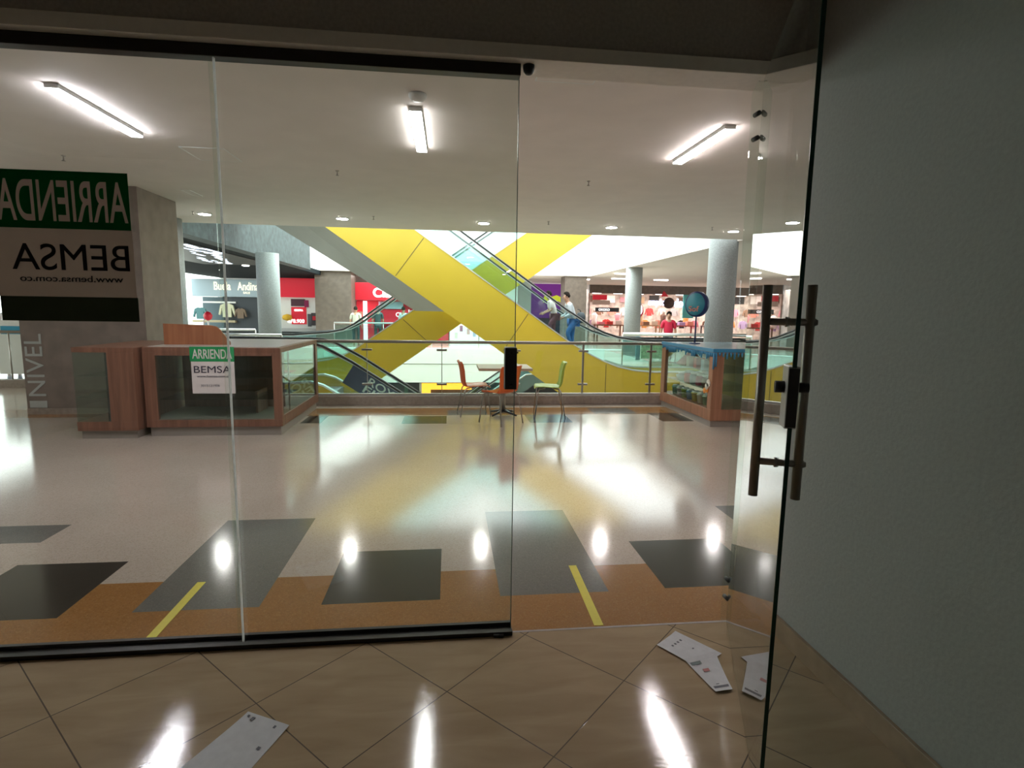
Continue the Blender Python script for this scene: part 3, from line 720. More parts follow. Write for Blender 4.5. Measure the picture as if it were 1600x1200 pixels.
# ------------------------------------------------------------------ left kiosk
def kiosk_left():
    k = empty('display_kiosk', (-3.67, 7.15, 0), 0, 'empty reddish wooden glass display kiosk with a rental notice on its front', 'kiosk')
    W = 1.60; D = 1.95; H = 1.10; w_ = M['kwood']
    B(.03, W - .03, .03, D - .03, 0, .115).build('plinth', M['plinth'], k)
    B(0, W, 0, D, .115, .205).build('base_board', w_, k, bevel=.003)
    B(0, .14, 0, .05, .205, 1.04).build('front_stile', w_, k, bevel=.002)
    B(W - .10, W, 0, .06, .205, 1.04).build('front_stile', w_, k, bevel=.002)
    B(.14, W - .1, 0, .04, 1.0, 1.04).build('front_rail', w_, k)
    B(.14, W - .1, .012, .02, .205, 1.0).build('front_glass', M['kioskglass'], k)
    B(0, .02, .05, D, .205, 1.04).build('left_panel', w_, k)
    B(W - .04, W, D - .12, D, .205, 1.04).build('rear_post', w_, k)
    B(W - .03, W, .06, D - .12, .205, .245).build('side_rail', w_, k)
    B(W - .02, W - .012, .06, D - .12, .245, 1.04).build('side_glass', M['kioskglass'], k)
    B(0, W, 0, D, 1.04, 1.10).build('top_frame', w_, k, bevel=.003)
    B(.05, W - .04, .05, D - .05, 1.1, 1.108).build('counter_top', M['counter'], k)
    B(.05, W - .22, .9, .93, .205, 1.04).build('inner_partition', w_, k)
    B(W - .45, W - .42, .4, .8, .205, .5).build('inner_partition', w_, k)
    B(.14, W - .04, .05, .9, .45, .458).build('glass_shelf', M['shelf'], k)
    B(.14, W - .04, .05, .9, .72, .728).build('glass_shelf', M['shelf'], k)
    MB().tube([(W - .045, .5, .21), (W - .045, .5, 1.04)], .012).build('shelf_standard', M['steel'], k)
    B(.02, W - .04, .02, D - .02, .205, .215).build('inner_floor', M['plinth'], k)
    # left wing
    k2 = empty('display_kiosk', (-4.39, 7.04, 0), 0, 'narrow wooden glass kiosk wing standing left of the kiosk with the notice', 'kiosk')
    W = .68; D = 1.5
    B(.03, W - .03, .03, D - .03, 0, .10).build('plinth', M['plinth'], k2)
    B(0, W, 0, D, .10, .21).build('base_board', w_, k2, bevel=.003)
    B(.38, W, 0, .06, .21, 1.04).build('front_panel', w_, k2, bevel=.002)
    B(W - .02, W, .06, D, .21, 1.04).build('right_panel', w_, k2)
    B(0, .38, .012, .02, .21, 1.04).build('front_glass', M['kioskglass'], k2)
    B(.0, .008, .02, D, .21, 1.04).build('side_glass', M['kioskglass'], k2)
    B(0, W, 0, D, 1.04, 1.10).build('top_frame', w_, k2, bevel=.003)
    B(.34, .38, .03, .06, .21, 1.04).build('shelf_standard', M['darkmetal'], k2)
    for z in (.5, .75): B(.01, .37, .03, .8, z, z + .008).build('glass_shelf', M['shelf'], k2)
    # board on the counter
    bd = MB(); bd.prism([(0, 0), (.80, 0), (.80, .04), (.68, .20), (.64, .235), (.57, .25), (0, .265)], 0, .02)
    tag(bd.build('wooden_board', M['kwoodd'], loc=(-3.60, 7.55, 1.108)), 'orange wooden board with one sloped corner standing on the empty kiosk', 'board')
    # notice
    s = empty('rental_notice', (-3.115, 7.148, .535), 0, 'white rental notice with a green header on the front of the empty kiosk', 'notice')
    B(0, .50, -.004, 0, 0, .40).build('white_sheet', M['swhite'], s)
    B(-.01, .505, -.006, -.002, .395, .575).build('green_header', M['sgreen'], s)
    R = (PI / 2, 0, 0)
    text_fit('lettering', 'ARRIENDA', .46, .115, M['swhite'], s, (.02, -.008, .43), R, .003, .012)
    text_fit('lettering', 'BEMSA', .43, .085, M['snavy'], s, (.03, -.006, .255), R, .003, 0)
    text_fit('lettering', 'www.bemsa.com.co', .39, .028, M['snavy'], s, (.06, -.006, .2), R, .002, 0)
    text_fit('lettering', '3015121906', .22, .028, M['ink'], s, (.10, -.006, .085), R, .002, 0)
kiosk_left()

# ------------------------------------------------------------------ right kiosk with goods
def kiosk_right():
    X0, Y0 = 3.68, 7.40
    k = empty('display_kiosk', (X0, Y0, 0), 0, 'stocked tan wooden glass kiosk with blue icing trim right of the table', 'kiosk')
    W = 1.5; D = 1.9; H = 1.11; w_ = M['kwood2']
    B(.02, W - .02, .02, D - .02, 0, .09).build('plinth', M['plinth'], k)
    B(0, W, 0, D, .09, .25).build('base_board', w_, k, bevel=.003)
    B(0, .12, 0, .12, .25, 1.04).build('corner_post', w_, k, bevel=.002)
    B(.12, .16, 0, .04, .25, 1.04).build('front_stile', w_, k)
    B(W - .08, W, 0, .06, .25, 1.04).build('corner_post', w_, k)
    B(0, .06, D - .16, D, .25, 1.04).build('corner_post', w_, k, bevel=.002)
    B(W - .06, W, D - .1, D, .25, 1.04).build('corner_post', w_, k)
    B(.012, .02, .12, D - .16, .25, 1.04).build('side_glass', M['kioskglass'], k)
    B(.16, W - .08, .012, .02, .25, 1.04).build('front_glass', M['kioskglass'], k)
    B(0, W, 0, D, 1.04, 1.095).build('top_frame', w_, k, bevel=.003)
    B(.01, W - .01, .01, D - .01, 1.095, 1.11).build('counter_top', mat('blue_grey_counter', (.25, .38, .45), .2), k)
    ic = MB(); random.seed(3)
    ic.box(-.014, W, -.014, 0, 1.066, 1.116); ic.box(-.014, 0, 0, D, 1.066, 1.116)
    y = .03
    while y < D - .03:
        L = random.choice((.03, .05, .07, .09)); ic.tube([(-.008, y, 1.06), (-.008, y, 1.05 - L)], [.016, .010], 8); y += .055
    x = .03
    while x < W - .03:
        L = random.choice((.03, .05, .08)); ic.tube([(x, -.008, 1.06), (x, -.008, 1.05 - L)], [.016, .010], 8); x += .055
    for x in (.03, .065): ic.tube([(x - .03, -.008 if x > 1 else -.009, 1.06), (x - .03, -.009, .80 + x)], .013, 8)
    ic.build('icing_trim', M['icing'], k)
    for z in (.50, .76):
        B(.05, .9, .1, D - .1, z, z + .01).build('glass_shelf', M['shelf'], k)
    B(.95, .97, .1, D - .1, .25, 1.04).build('inner_panel', cmat('yellowish_board', (.28, .2, .05)), k)
    stk = MB(); stk.tube([(-.004, .13, .52), (-.012, .13, .52)], .045, 16); stk.tube([(-.004, .20, .50), (-.012, .20, .50)], .04, 16)
    stk.cur = 1; stk.tube([(-.006, .09, .62), (-.014, .09, .62)], .055, 16); stk.tube([(-.006, .13, .57), (-.014, .13, .57)], .05, 16)
    stk.build('sticker', [cmat('orange_sticker', (.85, .3, .05)), cmat('cream_sticker', (.75, .72, .62))], k)
    # goods
    def mk(name, lab, cat, x, y, z, kind, colr, s=1.0, grp='goods in the stocked kiosk'):
        mb = MB()
        if kind == 'jar': mb.lathe([(.055 * s, 0), (.06 * s, .02), (.06 * s, .10 * s), (.045 * s, .125 * s)], 16)
        elif kind == 'box': mb.box(-.07 * s, .07 * s, -.05 * s, .05 * s, 0, .15 * s)
        elif kind == 'bowl': mb.lathe([(.04 * s, 0), (.09 * s, .03), (.11 * s, .09 * s), (.10 * s, .09 * s), (.02, .03)], 18)
        elif kind == 'tub': mb.lathe([(.045 * s, 0), (.06 * s, .11 * s), (.064 * s, .11 * s), (.064 * s, .12 * s)], 16)
        if kind in ('jar', 'tub'):
            r = empty(name, (X0 + x, Y0 + y, z), 0, lab, cat, grp); mb.build('body', colr, r)
            l = MB(); l.lathe([(.05 * s, .12 * s), (.05 * s, .145 * s), (.03 * s, .15 * s)], 16); l.build('lid', M['whitepl'], r)
        else:
            o = mb.build(name, colr, loc=(X0 + x, Y0 + y, z)); tag(o, lab, cat, grp)
    names = ['teal', 'pale green', 'cream', 'yellow', 'sky blue', 'lime', 'white', 'mint']
    cols = [(.05, .25, .25), (.35, .5, .3), (.7, .65, .5), (.65, .55, .08), (.2, .4, .6), (.35, .5, .1), (.7, .7, .7), (.3, .6, .5)]
    for i in range(8):
        y = .22 + i * .19
        mk('tub', '%s tub with a white lid on the bottom shelf of the stocked kiosk' % names[i], 'tub', .14, y, .25, 'tub', cmat(names[i].replace(' ', '_') + '_tub', cols[i]), 1.1, 'tubs along the kiosk bottom shelf')
    n2 = ['dark blue', 'brown', 'maroon', 'grey', 'red']
    c2 = [(.03, .06, .15), (.15, .08, .05), (.25, .03, .05), (.25, .25, .27), (.5, .05, .03)]
    for i in range(5):
        mk('storage_jar', '%s filled jar on the middle shelf of the stocked kiosk' % n2[i], 'jar', .15, .25 + i * .21, .51, 'jar', cmat(n2[i].replace(' ', '_') + '_jar', c2[i]), 1.25, 'jars on the kiosk middle shelf')
    mk('bowl', 'white bowl at the far end of the kiosk middle shelf', 'bowl', .16, 1.36, .51, 'bowl', M['whitepl'])
    mk('bowl', 'white bowl nearer than the other on the kiosk middle shelf', 'bowl', .30, 1.60, .51, 'bowl', M['whitepl'])
    for i, (n_, c_) in enumerate((('pale yellow', (.65, .6, .4)), ('white and blue', (.5, .6, .7)), ('red', (.5, .05, .04)), ('cream', (.7, .62, .5)))):
        mk('carton', '%s carton on the top shelf of the stocked kiosk' % n_, 'carton', .16, .26 + i * .26, .77, 'box', cmat(n_.replace(' ', '_') + '_carton', c_), 1.0, 'cartons on the kiosk top shelf')
    rf = MB(); rf.prism([(-.2, 0), (.2, 0), (0, .17)], -.18, .18)
    tag(rf.build('toy_house', cmat('dusty_red', (.4, .1, .08)), loc=(X0 + .35, Y0 + 1.45, .77)), 'dusty red gabled box at the far end of the kiosk top shelf', 'box')
    # round sign on a pole
    sg = empty('round_sign', (X0 + .33, Y0 + 1.35, H), 0, 'round teal and blue sign on a thin pole above the stocked kiosk', 'sign')
    MB().lathe([(.09, 0), (.09, .012), (.02, .018)], 20).build('base', M['dblue'], sg)
    MB().tube([(0, 0, .01), (0, 0, .46)], .012, 10).build('pole', M['dblue'], sg)
    a = -.9; ax = Vector((-math.cos(a + .55), math.sin(a + .55) * 1, 0)); ax = Vector((-.88, -.475, 0))
    MB().tube([Vector((0, 0, .64)) - ax * .04, Vector((0, 0, .64)) + ax * .035], .205, 32).build('sign_rim', M['dblue'], sg)
    MB().tube([Vector((0, 0, .64)) + ax * .030, Vector((0, 0, .64)) + ax * .045], .178, 32).build('sign_face', M['teal'], sg)
    rz = math.atan2(ax.x, -ax.y)
    text_fit('lettering', 'Sof', .2, .09, M['pinkpr'], sg, Vector((0, 0, .52)) + ax * .05 + Vector((-math.cos(rz) * .12, -math.sin(rz) * .12, 0)), (PI / 2, 0, rz), .006, .02)
kiosk_right()

# ------------------------------------------------------------------ table and chairs
def table():
    t = empty('cafe_table', (.84, 8.45, 0), 0, 'small square cafe table with a pale top beside the railing', 'table')
    B(-.40, .40, -.34, .34, .715, .755).build('tabletop', M['tabletop'], t, bevel=.004)
    MB().tube([(0, 0, .03), (0, 0, .715)], .033, 18).build('pedestal', M['steel'], t)
    for i in range(4):
        a = PI / 4 + i * PI / 2; d = Vector((math.cos(a), math.sin(a), 0))
        MB().tube([d * .02 + Vector((0, 0, .07)), d * .26 + Vector((0, 0, .02))], [.024, .014], 10).build('foot', M['darkmetal'], t)
    B(-.2, .2, -.2, .2, .70, .715).build('top_plate', M['darkmetal'], t)
table()
def chair(loc, rz, m, lab):
    """one-piece moulded shell on four thin steel legs; faces +X before turning"""
    c = empty('cafe_chair', (loc[0], loc[1], 0), rz, lab, 'chair', 'moulded chairs around the cafe table')
    # profile from seat front to back top, (x, z), with half widths
    prof = [(.22, .425, .17), (.20, .45, .19), (.10, .455, .205), (-.03, .447, .21), (-.13, .445, .205), (-.18, .465, .195), (-.205, .52, .185), (-.215, .60, .185), (-.225, .70, .20), (-.245, .79, .205), (-.268, .835, .195)]
    mb = MB(); n = len(prof); m_ = 9; top = []; bot = []
    for i, (x, z, hw) in enumerate(prof):
        if i == 0: t = Vector((prof[1][0] - x, 0, prof[1][1] - z))
        elif i == n - 1: t = Vector((x - prof[i - 1][0], 0, z - prof[i - 1][1]))
        else: t = Vector((prof[i + 1][0] - prof[i - 1][0], 0, prof[i + 1][1] - prof[i - 1][1]))
        t.normalize(); nrm = Vector((t.z, 0, -t.x)) if True else None   # outward/under side
        for j in range(m_):
            u = -1 + 2 * j / (m_ - 1); cu = .022 * u * u if i < 5 else .045 * u * u
            p = Vector((x, u * hw, z)) - nrm * (-cu if False else 0)
            p += (Vector((0, 0, 1)) * cu if i < 5 else Vector((1, 0, 0)) * cu)
            top.append(p); bot.append(p + Vector((-.004 if i >= 5 else 0, 0, -.009 if i < 5 else -.002)) + (Vector((-.006, 0, 0)) if i >= 5 else Vector()))
    k = n * m_; fs = []
    for i in range(n - 1):
        for j in range(m_ - 1):
            a = i * m_ + j; fs += [(a, a + 1, a + m_ + 1, a + m_), (k + a, k + a + m_, k + a + m_ + 1, k + a + 1)]
    for i in range(n - 1):
        for j in (0, m_ - 1):
            a = i * m_ + j; fs.append((a, a + m_, k + a + m_, k + a))
    for j in range(m_ - 1):
        for i in (0, n - 1):
            a = i * m_ + j; fs.append((a, a + 1, k + a + 1, k + a))
    # seat and backrest as the two looks of one shell
    ns = 5
    def sub(lo, hi, nm):
        q = MB(); use = [f for f in fs if all(lo <= ((v % k) // m_) <= hi for v in f)]
        ids = sorted({v for f in use for v in f}); mp = {v: i for i, v in enumerate(ids)}; allv = top + bot
        q.add([allv[v] for v in ids], [tuple(mp[v] for v in f) for f in use], True); return q.build(nm, m, c)
    sub(0, ns, 'seat'); sub(ns, n - 1, 'backrest')
    for sx, sy in ((1, 1), (1, -1), (-1, 1), (-1, -1)):
        MB().tube([(.06 * sx, .10 * sy, .436), (.15 * sx, .17 * sy, .43), (.172 * sx, .185 * sy, .40), (.215 * sx - (.03 if sx < 0 else 0), .215 * sy, .0)], .0095, 8).build('leg', M['steel'], c)
    return c
chair((.40, 8.50), .10, M['redpl'], 'coral orange moulded chair on the left of the table, facing right')
chair((.74, 7.86), 2.25, M['orangepl'], 'bright orange moulded chair in front of the table with its back to us')
chair((1.53, 8.38), PI - .10, M['greenpl'], 'lime green moulded chair on the right of the table')

# ------------------------------------------------------------------ people
def skinmesh(name, verts, edges, rad, m, parent, sub=1):
    me = bpy.data.meshes.new(name); me.from_pydata(verts, edges, [])
    o = bpy.data.objects.new(name, me); COL.objects.link(o)
    md = o.modifiers.new('s', 'SKIN'); md.use_smooth_shade = True
    o.modifiers.new('u', 'SUBSURF').levels = sub
    for i, r in enumerate(rad): o.data.skin_vertices[0].data[i].radius = r if isinstance(r, tuple) else (r, r)
    o.data.skin_vertices[0].data[0].use_root = True
    bpy.context.view_layer.update()
    n = bpy.data.meshes.new_from_object(o.evaluated_get(bpy.context.evaluated_depsgraph_get()))
    bpy.data.objects.remove(o); n.materials.clear(); n.materials.append(m)
    for p in n.polygons: p.use_smooth = True
    r = bpy.data.objects.new(name, n); COL.objects.link(r); r.parent = parent
    return r
def person(loc, rz, lab, shirt, pants, h=1.70, pose=None, sleeve='short', group=None, hairm=None, jacket=False, shoes=None):
    """faces -Y before turning. pose overrides joints (fractions of height)"""
    r = empty('person', loc, rz, lab, 'person', group)
    J = dict(pel=(0, 0, .53), wst=(0, 0, .60), che=(0, -.005, .72), nek=(0, 0, .825), thr=(0, 0, .85),
             shL=(.105, 0, .81), elL=(.135, .01, .64), wrL=(.14, -.04, .50), shR=(-.105, 0, .81), elR=(-.135, .01, .64), wrR=(-.14, -.04, .50),
             hiL=(.052, 0, .51), knL=(.06, -.01, .28), anL=(.06, .01, .045), toL=(.065, -.085, .018), hiR=(-.052, 0, .51), knR=(-.06, -.01, .28), anR=(-.06, .01, .045), toR=(-.065, -.085, .018),
             hd0=(0, -.005, .885), hd1=(0, -.01, .935), hd2=(0, -.005, .975))
    if pose: J.update(pose)
    P = {k: Vector(v) * h for k, v in J.items()}
    names = ['pel', 'wst', 'che', 'nek', 'thr', 'hd0', 'hd1', 'hd2', 'shL', 'elL', 'wrL', 'shR', 'elR', 'wrR', 'hiL', 'knL', 'anL', 'toL', 'hiR', 'knR', 'anR', 'toR']
    R = dict(pel=(.085, .06), wst=(.072, .052), che=(.088, .06), nek=(.05, .04), thr=.031, hd0=(.038, .045), hd1=(.046, .056), hd2=(.03, .036), shL=.032, elL=.024, wrL=.015,
             shR=.032, elR=.024, wrR=.015, hiL=.05, knL=.033, anL=.021, toL=.016, hiR=.05, knR=.033, anR=.021, toR=.016)
    E = [('pel', 'wst'), ('wst', 'che'), ('che', 'nek'), ('nek', 'thr'), ('thr', 'hd0'), ('hd0', 'hd1'), ('hd1', 'hd2'), ('nek', 'shL'), ('shL', 'elL'), ('elL', 'wrL'), ('nek', 'shR'), ('shR', 'elR'), ('elR', 'wrR'),
         ('pel', 'hiL'), ('hiL', 'knL'), ('knL', 'anL'), ('anL', 'toL'), ('pel', 'hiR'), ('hiR', 'knR'), ('knR', 'anR'), ('anR', 'toR')]
    def rr(k, g=0):
        q = R[k]; q = q if isinstance(q, tuple) else (q, q); return (q[0] * h + g, q[1] * h + g)
    ix = {n: i for i, n in enumerate(names)}
    vs = [P[n] for n in names]; es = [(ix[a], ix[b]) for a, b in E]; rd = [rr(n) for n in names]
    # hands: palm, four fingers of different length and a thumb from the side of the palm
    for s, wn, en in ((1, 'wrL', 'elL'), (-1, 'wrR', 'elR')):
        d = (P[wn] - P[en]).normalized(); side = Vector((0, -1, 0)) if abs(d.y) < .8 else Vector((0, 0, 1)); side = (side - d * side.dot(d)).normalized()
        pw = P[wn] + d * .05 * h / 1.7; pi_ = len(vs); vs.append(pw); rd.append((.022, .013)); es.append((ix[wn], pi_))
        for q, L in ((-1.5, .052), (-.5, .065), (.5, .07), (1.5, .062)):
            b0 = pw + side * q * -.012 + d * .02; i0 = len(vs)
            vs += [b0, b0 + d * L * .5, b0 + d * L + side.cross(d) * .012 * s]; rd += [(.009, .009), (.008, .008), (.006, .006)]
            es += [(pi_, i0), (i0, i0 + 1), (i0 + 1, i0 + 2)]
        i0 = len(vs); b0 = pw - d * .015 + side * .024; vs += [b0, b0 + (side * .7 + d).normalized() * .04]; rd += [(.010, .010), (.008, .008)]; es += [(pi_, i0), (i0, i0 + 1)]
    skinmesh('body', vs, es, rd, M['skin'], r)
    def cloth(nm, ks, ed, g, m, over={}):
        i2 = {n: i for i, n in enumerate(ks)}
        skinmesh(nm, [over.get(n, P.get(n)) for n in ks], [(i2[a], i2[b]) for a, b in ed], [rr(n, g) for n in ks], m, r)
    ks = ['che', 'pel', 'wst', 'nek', 'shL', 'elL', 'shR', 'elR']; ed = [('pel', 'wst'), ('wst', 'che'), ('che', 'nek'), ('nek', 'shL'), ('shL', 'elL'), ('nek', 'shR'), ('shR', 'elR')]
    over = {}
    if sleeve == 'short':
        for s in 'LR': over['el' + s] = P['sh' + s].lerp(P['el' + s], .85)
    else:
        ks += ['wrL', 'wrR']; ed += [('elL', 'wrL'), ('elR', 'wrR')]
        for s in 'LR': over['wr' + s] = P['el' + s].lerp(P['wr' + s], .95)
    over['nek'] = P['nek'] + Vector((0, 0, -.015)); over['pel'] = P['pel'] + Vector((0, 0, .0))
    cloth('jacket' if jacket else 'shirt', ks, ed, .018, shirt, over)
    ks = ['pel', 'hiL', 'knL', 'anL', 'hiR', 'knR', 'anR']
    cloth('trousers', ks, [('pel', 'hiL'), ('hiL', 'knL'), ('knL', 'anL'), ('pel', 'hiR'), ('hiR', 'knR'), ('knR', 'anR')], .013, pants,
          {'anL': P['knL'].lerp(P['anL'], .93), 'anR': P['knR'].lerp(P['anR'], .93)})
    for s in 'LR':
        a, t = P['an' + s], P['to' + s]
        skinmesh('shoe', [a + Vector((0, 0, -.02)), a.lerp(t, .55) + Vector((0, 0, -.006)), t], [(0, 1), (1, 2)], [(.045, .04), (.042, .034), (.036, .026)], shoes or M['black'], r)
    # head details
    hc = P['hd1']; f = Vector((0, -1, 0))
    hm = MB(); hd = P['hd1'].lerp(P['hd2'], .45) + Vector((0, .012, .012))
    prof = []
    for i in range(9):
        a = -PI * .18 + (PI / 2 + PI * .18) * i / 8; prof.append((max(.002, math.cos(a) * .085 * h / 1.7), math.sin(a) * .105 * h / 1.7))
    hm.lathe(prof, 18); hm.v = [(x + hd.x, y * 1.15 + hd.y + (.012 if z < .02 else 0), z + hd.z) for x, y, z in hm.v]
    hm.v = [(x, (y if not (y < hd.y - .03 and z < hd.z + .035) else hd.y - .03), z) for x, y, z in hm.v]
    hm.build('hair', hairm or M['hair'], r)
    ey = MB()
    for s in (-1, 1):
        ey.lathe([(.003, -.006), (.008, 0), (.003, .006)], 8, (hc.x + s * .03, hc.y - .088 * h / 1.7, hc.z + .004))
    ey.build('eyes', M['black'], r)
    fm = MB(); fm.tube([(hc.x, hc.y - .082, hc.z + .002), (hc.x, hc.y - .108, hc.z - .028), (hc.x, hc.y - .085, hc.z - .034)], [.008, .014, .008], 8)
    for s in (-1, 1): fm.tube([(hc.x + s * .075, hc.y + .005, hc.z + .012), (hc.x + s * .088, hc.y + .012, hc.z), (hc.x + s * .077, hc.y + .005, hc.z - .028)], [.008, .013, .008], 8)
    fm.build('nose_and_ears', M['skin'], r)
    mo = MB(); mo.tube([(hc.x - .02, hc.y - .083, hc.z - .055), (hc.x, hc.y - .088, hc.z - .056), (hc.x + .02, hc.y - .083, hc.z - .055)], .004, 6); mo.build('mouth', cmat('lips', (.3, .1, .09)), r)
    return r
person((7.02, 17.3, 0), -.35, 'person in a red polo shirt standing behind the white topped balustrade', cmat('red_polo', (.62, .015, .06)), cmat('dark_trousers', (.04, .04, .05)), 1.63,
       pose=dict(hd1=(.0, -.012, .935)))
walkL = dict(hiL=(.052, 0, .51), knL=(.055, -.11, .34), anL=(.06, -.05, .15), toL=(.065, -.14, .13), pel=(0, 0, .53), che=(0, -.06, .71), nek=(0, -.09, .80), thr=(0, -.105, .83), shL=(.105, -.09, .79), shR=(-.105, -.09, .79),
             elL=(.13, -.08, .63), elR=(-.13, -.09, .63), wrL=(.11, -.19, .58), wrR=(-.11, -.2, .58), hd0=(0, -.12, .862), hd1=(0, -.135, .91), hd2=(0, -.135, .95), wst=(0, -.02, .60))
person((3.42, 15.15, .45), -PI / 2, 'person in a grey hooded jacket and blue jeans, rear of the two on the escalator', cmat('grey_jacket', (.42, .45, .48)), cmat('blue_jeans', (.03, .13, .36)), 1.70,
       pose=walkL, sleeve='long', jacket=True)
person((2.85, 14.95, .74), -PI / 2, 'person in a pale pink shirt leaning forward ahead of the one in grey', cmat('pale_pink_shirt', (.78, .62, .6)), cmat('maroon_trousers', (.14, .04, .06)), 1.42,
       pose=walkL, sleeve='short')
bp_ = empty('backpack', (3.62, 15.15, 1.45), 0, 'dark bag hanging behind the person in the grey jacket', 'bag')
MB().lathe([(.05, -.16), (.12, -.12), (.13, .02), (.09, .12), (.03, .14)], 16).build('bag_body', cmat('dark_bag', (.04, .05, .06)), bp_)
MB().tube([(0, 0, .12), (-.03, 0, .2), (-.10, 0, .22)], .012, 8).build('strap', M['black'], bp_)
person((-3.95, 24.6, 0), PI, 'person in a pale top standing at the bright post of the red shop', cmat('pale_top', (.5, .5, .42)), cmat('dark_trousers', (.04, .04, .05)), 1.66)
person((-3.1, 25.2, 0), PI + .3, 'person in dark clothes standing in the middle of the red shop front', cmat('dark_shirt', (.03, .06, .07)), cmat('dark_trousers', (.04, .04, .05)), 1.70)
person((-2.0, 25.4, 0), PI - .5, 'person in a light grey shirt at the right end of the red shop counter', cmat('light_grey_shirt', (.55, .58, .58)), cmat('navy_trousers', (.03, .05, .1)), 1.68)
person((-10.4, 14.6, 0), .4, 'person in a white top at the far left beyond the wide pillar', cmat('white_top', (.8, .75, .78)), cmat('blue_jeans', (.03, .13, .36)), 1.62)

# ------------------------------------------------------------------ left shops
s1 = empty('shop_front', (-11.9, 28, 0), 0, 'clothes shop under a pale blue signboard left of the pale round column', 'shop front')
B(0, 3.55, -.2, 0, 2.05, 2.86).build('signboard', M['signblue'], s1, bevel=.02)
text_fit('lettering', 'Buela', .75, .38, M['cream'], s1, (1.0, -.215, 2.36), (PI / 2, 0, 0), .02, .01)
text_fit('lettering', 'Andina', .95, .38, M['cream'], s1, (2.05, -.215, 2.36), (PI / 2, 0, 0), .02, .01)
text_fit('lettering', 'SALE', .3, .1, M['cream'], s1, (2.3, -.215, 2.2), (PI / 2, 0, 0), .02, .01)
B(1.3, 3.55, -.05, 0, 0, 2.05).build('dark_window', M['shopdark'], s1)
B(0, 1.3, .9, 1.0, 0, 2.05).build('back_wall', cmat('slate_wall', (.12, .17, .2)), s1)
B(0, 1.9, -.12, -.06, 1.75, 1.83).build('shelf', M['whitepl'], s1)
B(0, 1.9, -.3, -.06, .85, .95).build('display_ledge', cmat('tan_ledge', (.45, .38, .25)), s1)
def garment(x, y, z, colr, lab, s=1.0, grp=None):
    mb = MB(); mb.prism([(-.20 * s, 0), (.20 * s, 0), (.21 * s, .48 * s), (.33 * s, .10 * s), (.40 * s, .13 * s), (.30 * s, .58 * s), (.10 * s, .68 * s), (.0, .63 * s), (-.10 * s, .68 * s), (-.30 * s, .58 * s), (-.40 * s, .13 * s), (-.33 * s, .10 * s), (-.21 * s, .48 * s)], -.05, .05)
    tag(mb.build('garment', colr, loc=(x, y, z)), lab, 'garment', grp)
garment(-10.35, 27.75, 1.10, cmat('cream_jacket', (.62, .62, .45)), 'cream jacket hanging in the window of the pale blue signed shop', .95)
garment(-9.75, 27.75, 1.05, cmat('brown_coat', (.2, .14, .1)), 'brown coat hanging right of the cream jacket', .7)
garment(-11.55, 27.75, 1.0, cmat('teal_coat', (.08, .2, .22)), 'dark teal coat hanging left of the cream jacket', .8)
cb = empty('collection_post', (-9.1, 22.5, 0), 0, 'small white stand with a red round head in front of the dark shop window', 'stand')
MB().tube([(0, 0, 0), (0, 0, 1.15)], .03, 10).build('post', M['whitepl'], cb)
MB().tube([(-.16, 0, 0), (-.16, 0, 1.05)], .03, 10).build('post', M['whitepl'], cb)
MB().lathe([(.02, 1.05), (.13, 1.12), (.16, 1.25), (.1, 1.36), (.02, 1.4)], 16).build('round_head', M['red'], cb)
B(-.2, .05, -.05, .05, .6, .75).build('bracket', M['whitepl'], cb)

s2 = empty('shop_front', (-8.3, 28, 0), 0, 'phone shop window with a plain red fascia and a price poster', 'shop front')
B(0, 2.3, -.2, 0, 2.08, 2.98).build('fascia', M['redlit'], s2, bevel=.01)
B(0, 2.3, -.03, 0, 0, 2.08).build('white_window', M['whitepl'], s2)
B(2.26, 2.34, -.22, .0, 0, 2.08).build('frame', M['alu'], s2)
pp = B(.80, 1.50, -.05, -.03, .80, 1.62).build('price_poster', M['redlit'], s2)
text_fit('lettering', '$78.900', .78, .2, M['lit'], s2, (.62, -.07, .84), (PI / 2, 0, 0), .01, .02)
text_fit('lettering', 'REGISTRA', .4, .1, M['lit'], s2, (.95, -.07, 1.42), (PI / 2, 0, 0), .01, .02)
B(.80, 1.45, -.06, -.03, 1.66, 2.0).build('dark_panel', cmat('maroon_panel', (.08, .03, .05)), s2)
B(1.42, 1.62, -.07, -.05, 1.62, 1.95).build('small_sign', cmat('magenta_panel', (.25, .01, .08)), s2)
bl = MB(); bl.lathe([(.02, -.16), (.2, -.1), (.23, 0), (.2, .1), (.02, .16)], 16, (.62, -.09, 1.12)); bl.build('yellow_emblem', cmat('mustard', (.75, .45, .03)), s2)
for (x0, x1, z0, z1, c) in ((1.72, 2.2, .75, 1.35, (.06, .05, .06)), (1.55, 1.72, .7, 1.3, (.1, .1, .12)), (.02, .25, .55, 1.2, (.75, .72, .74)), (.1, .22, .6, .8, (.1, .12, .2))):
    B(x0, x1, -.06, -.03, z0, z1).build('window_print', cmat('print_%d' % int(x0 * 100 + z0 * 10), c), s2)
B(1.78, 2.14, -.075, -.06, 1.0, 1.2).build('window_print', M['red'], s2)
B(.0, 2.3, -.8, -.4, .2, .62).build('display_table', cmat('grey_table', (.35, .35, .36)), s2)

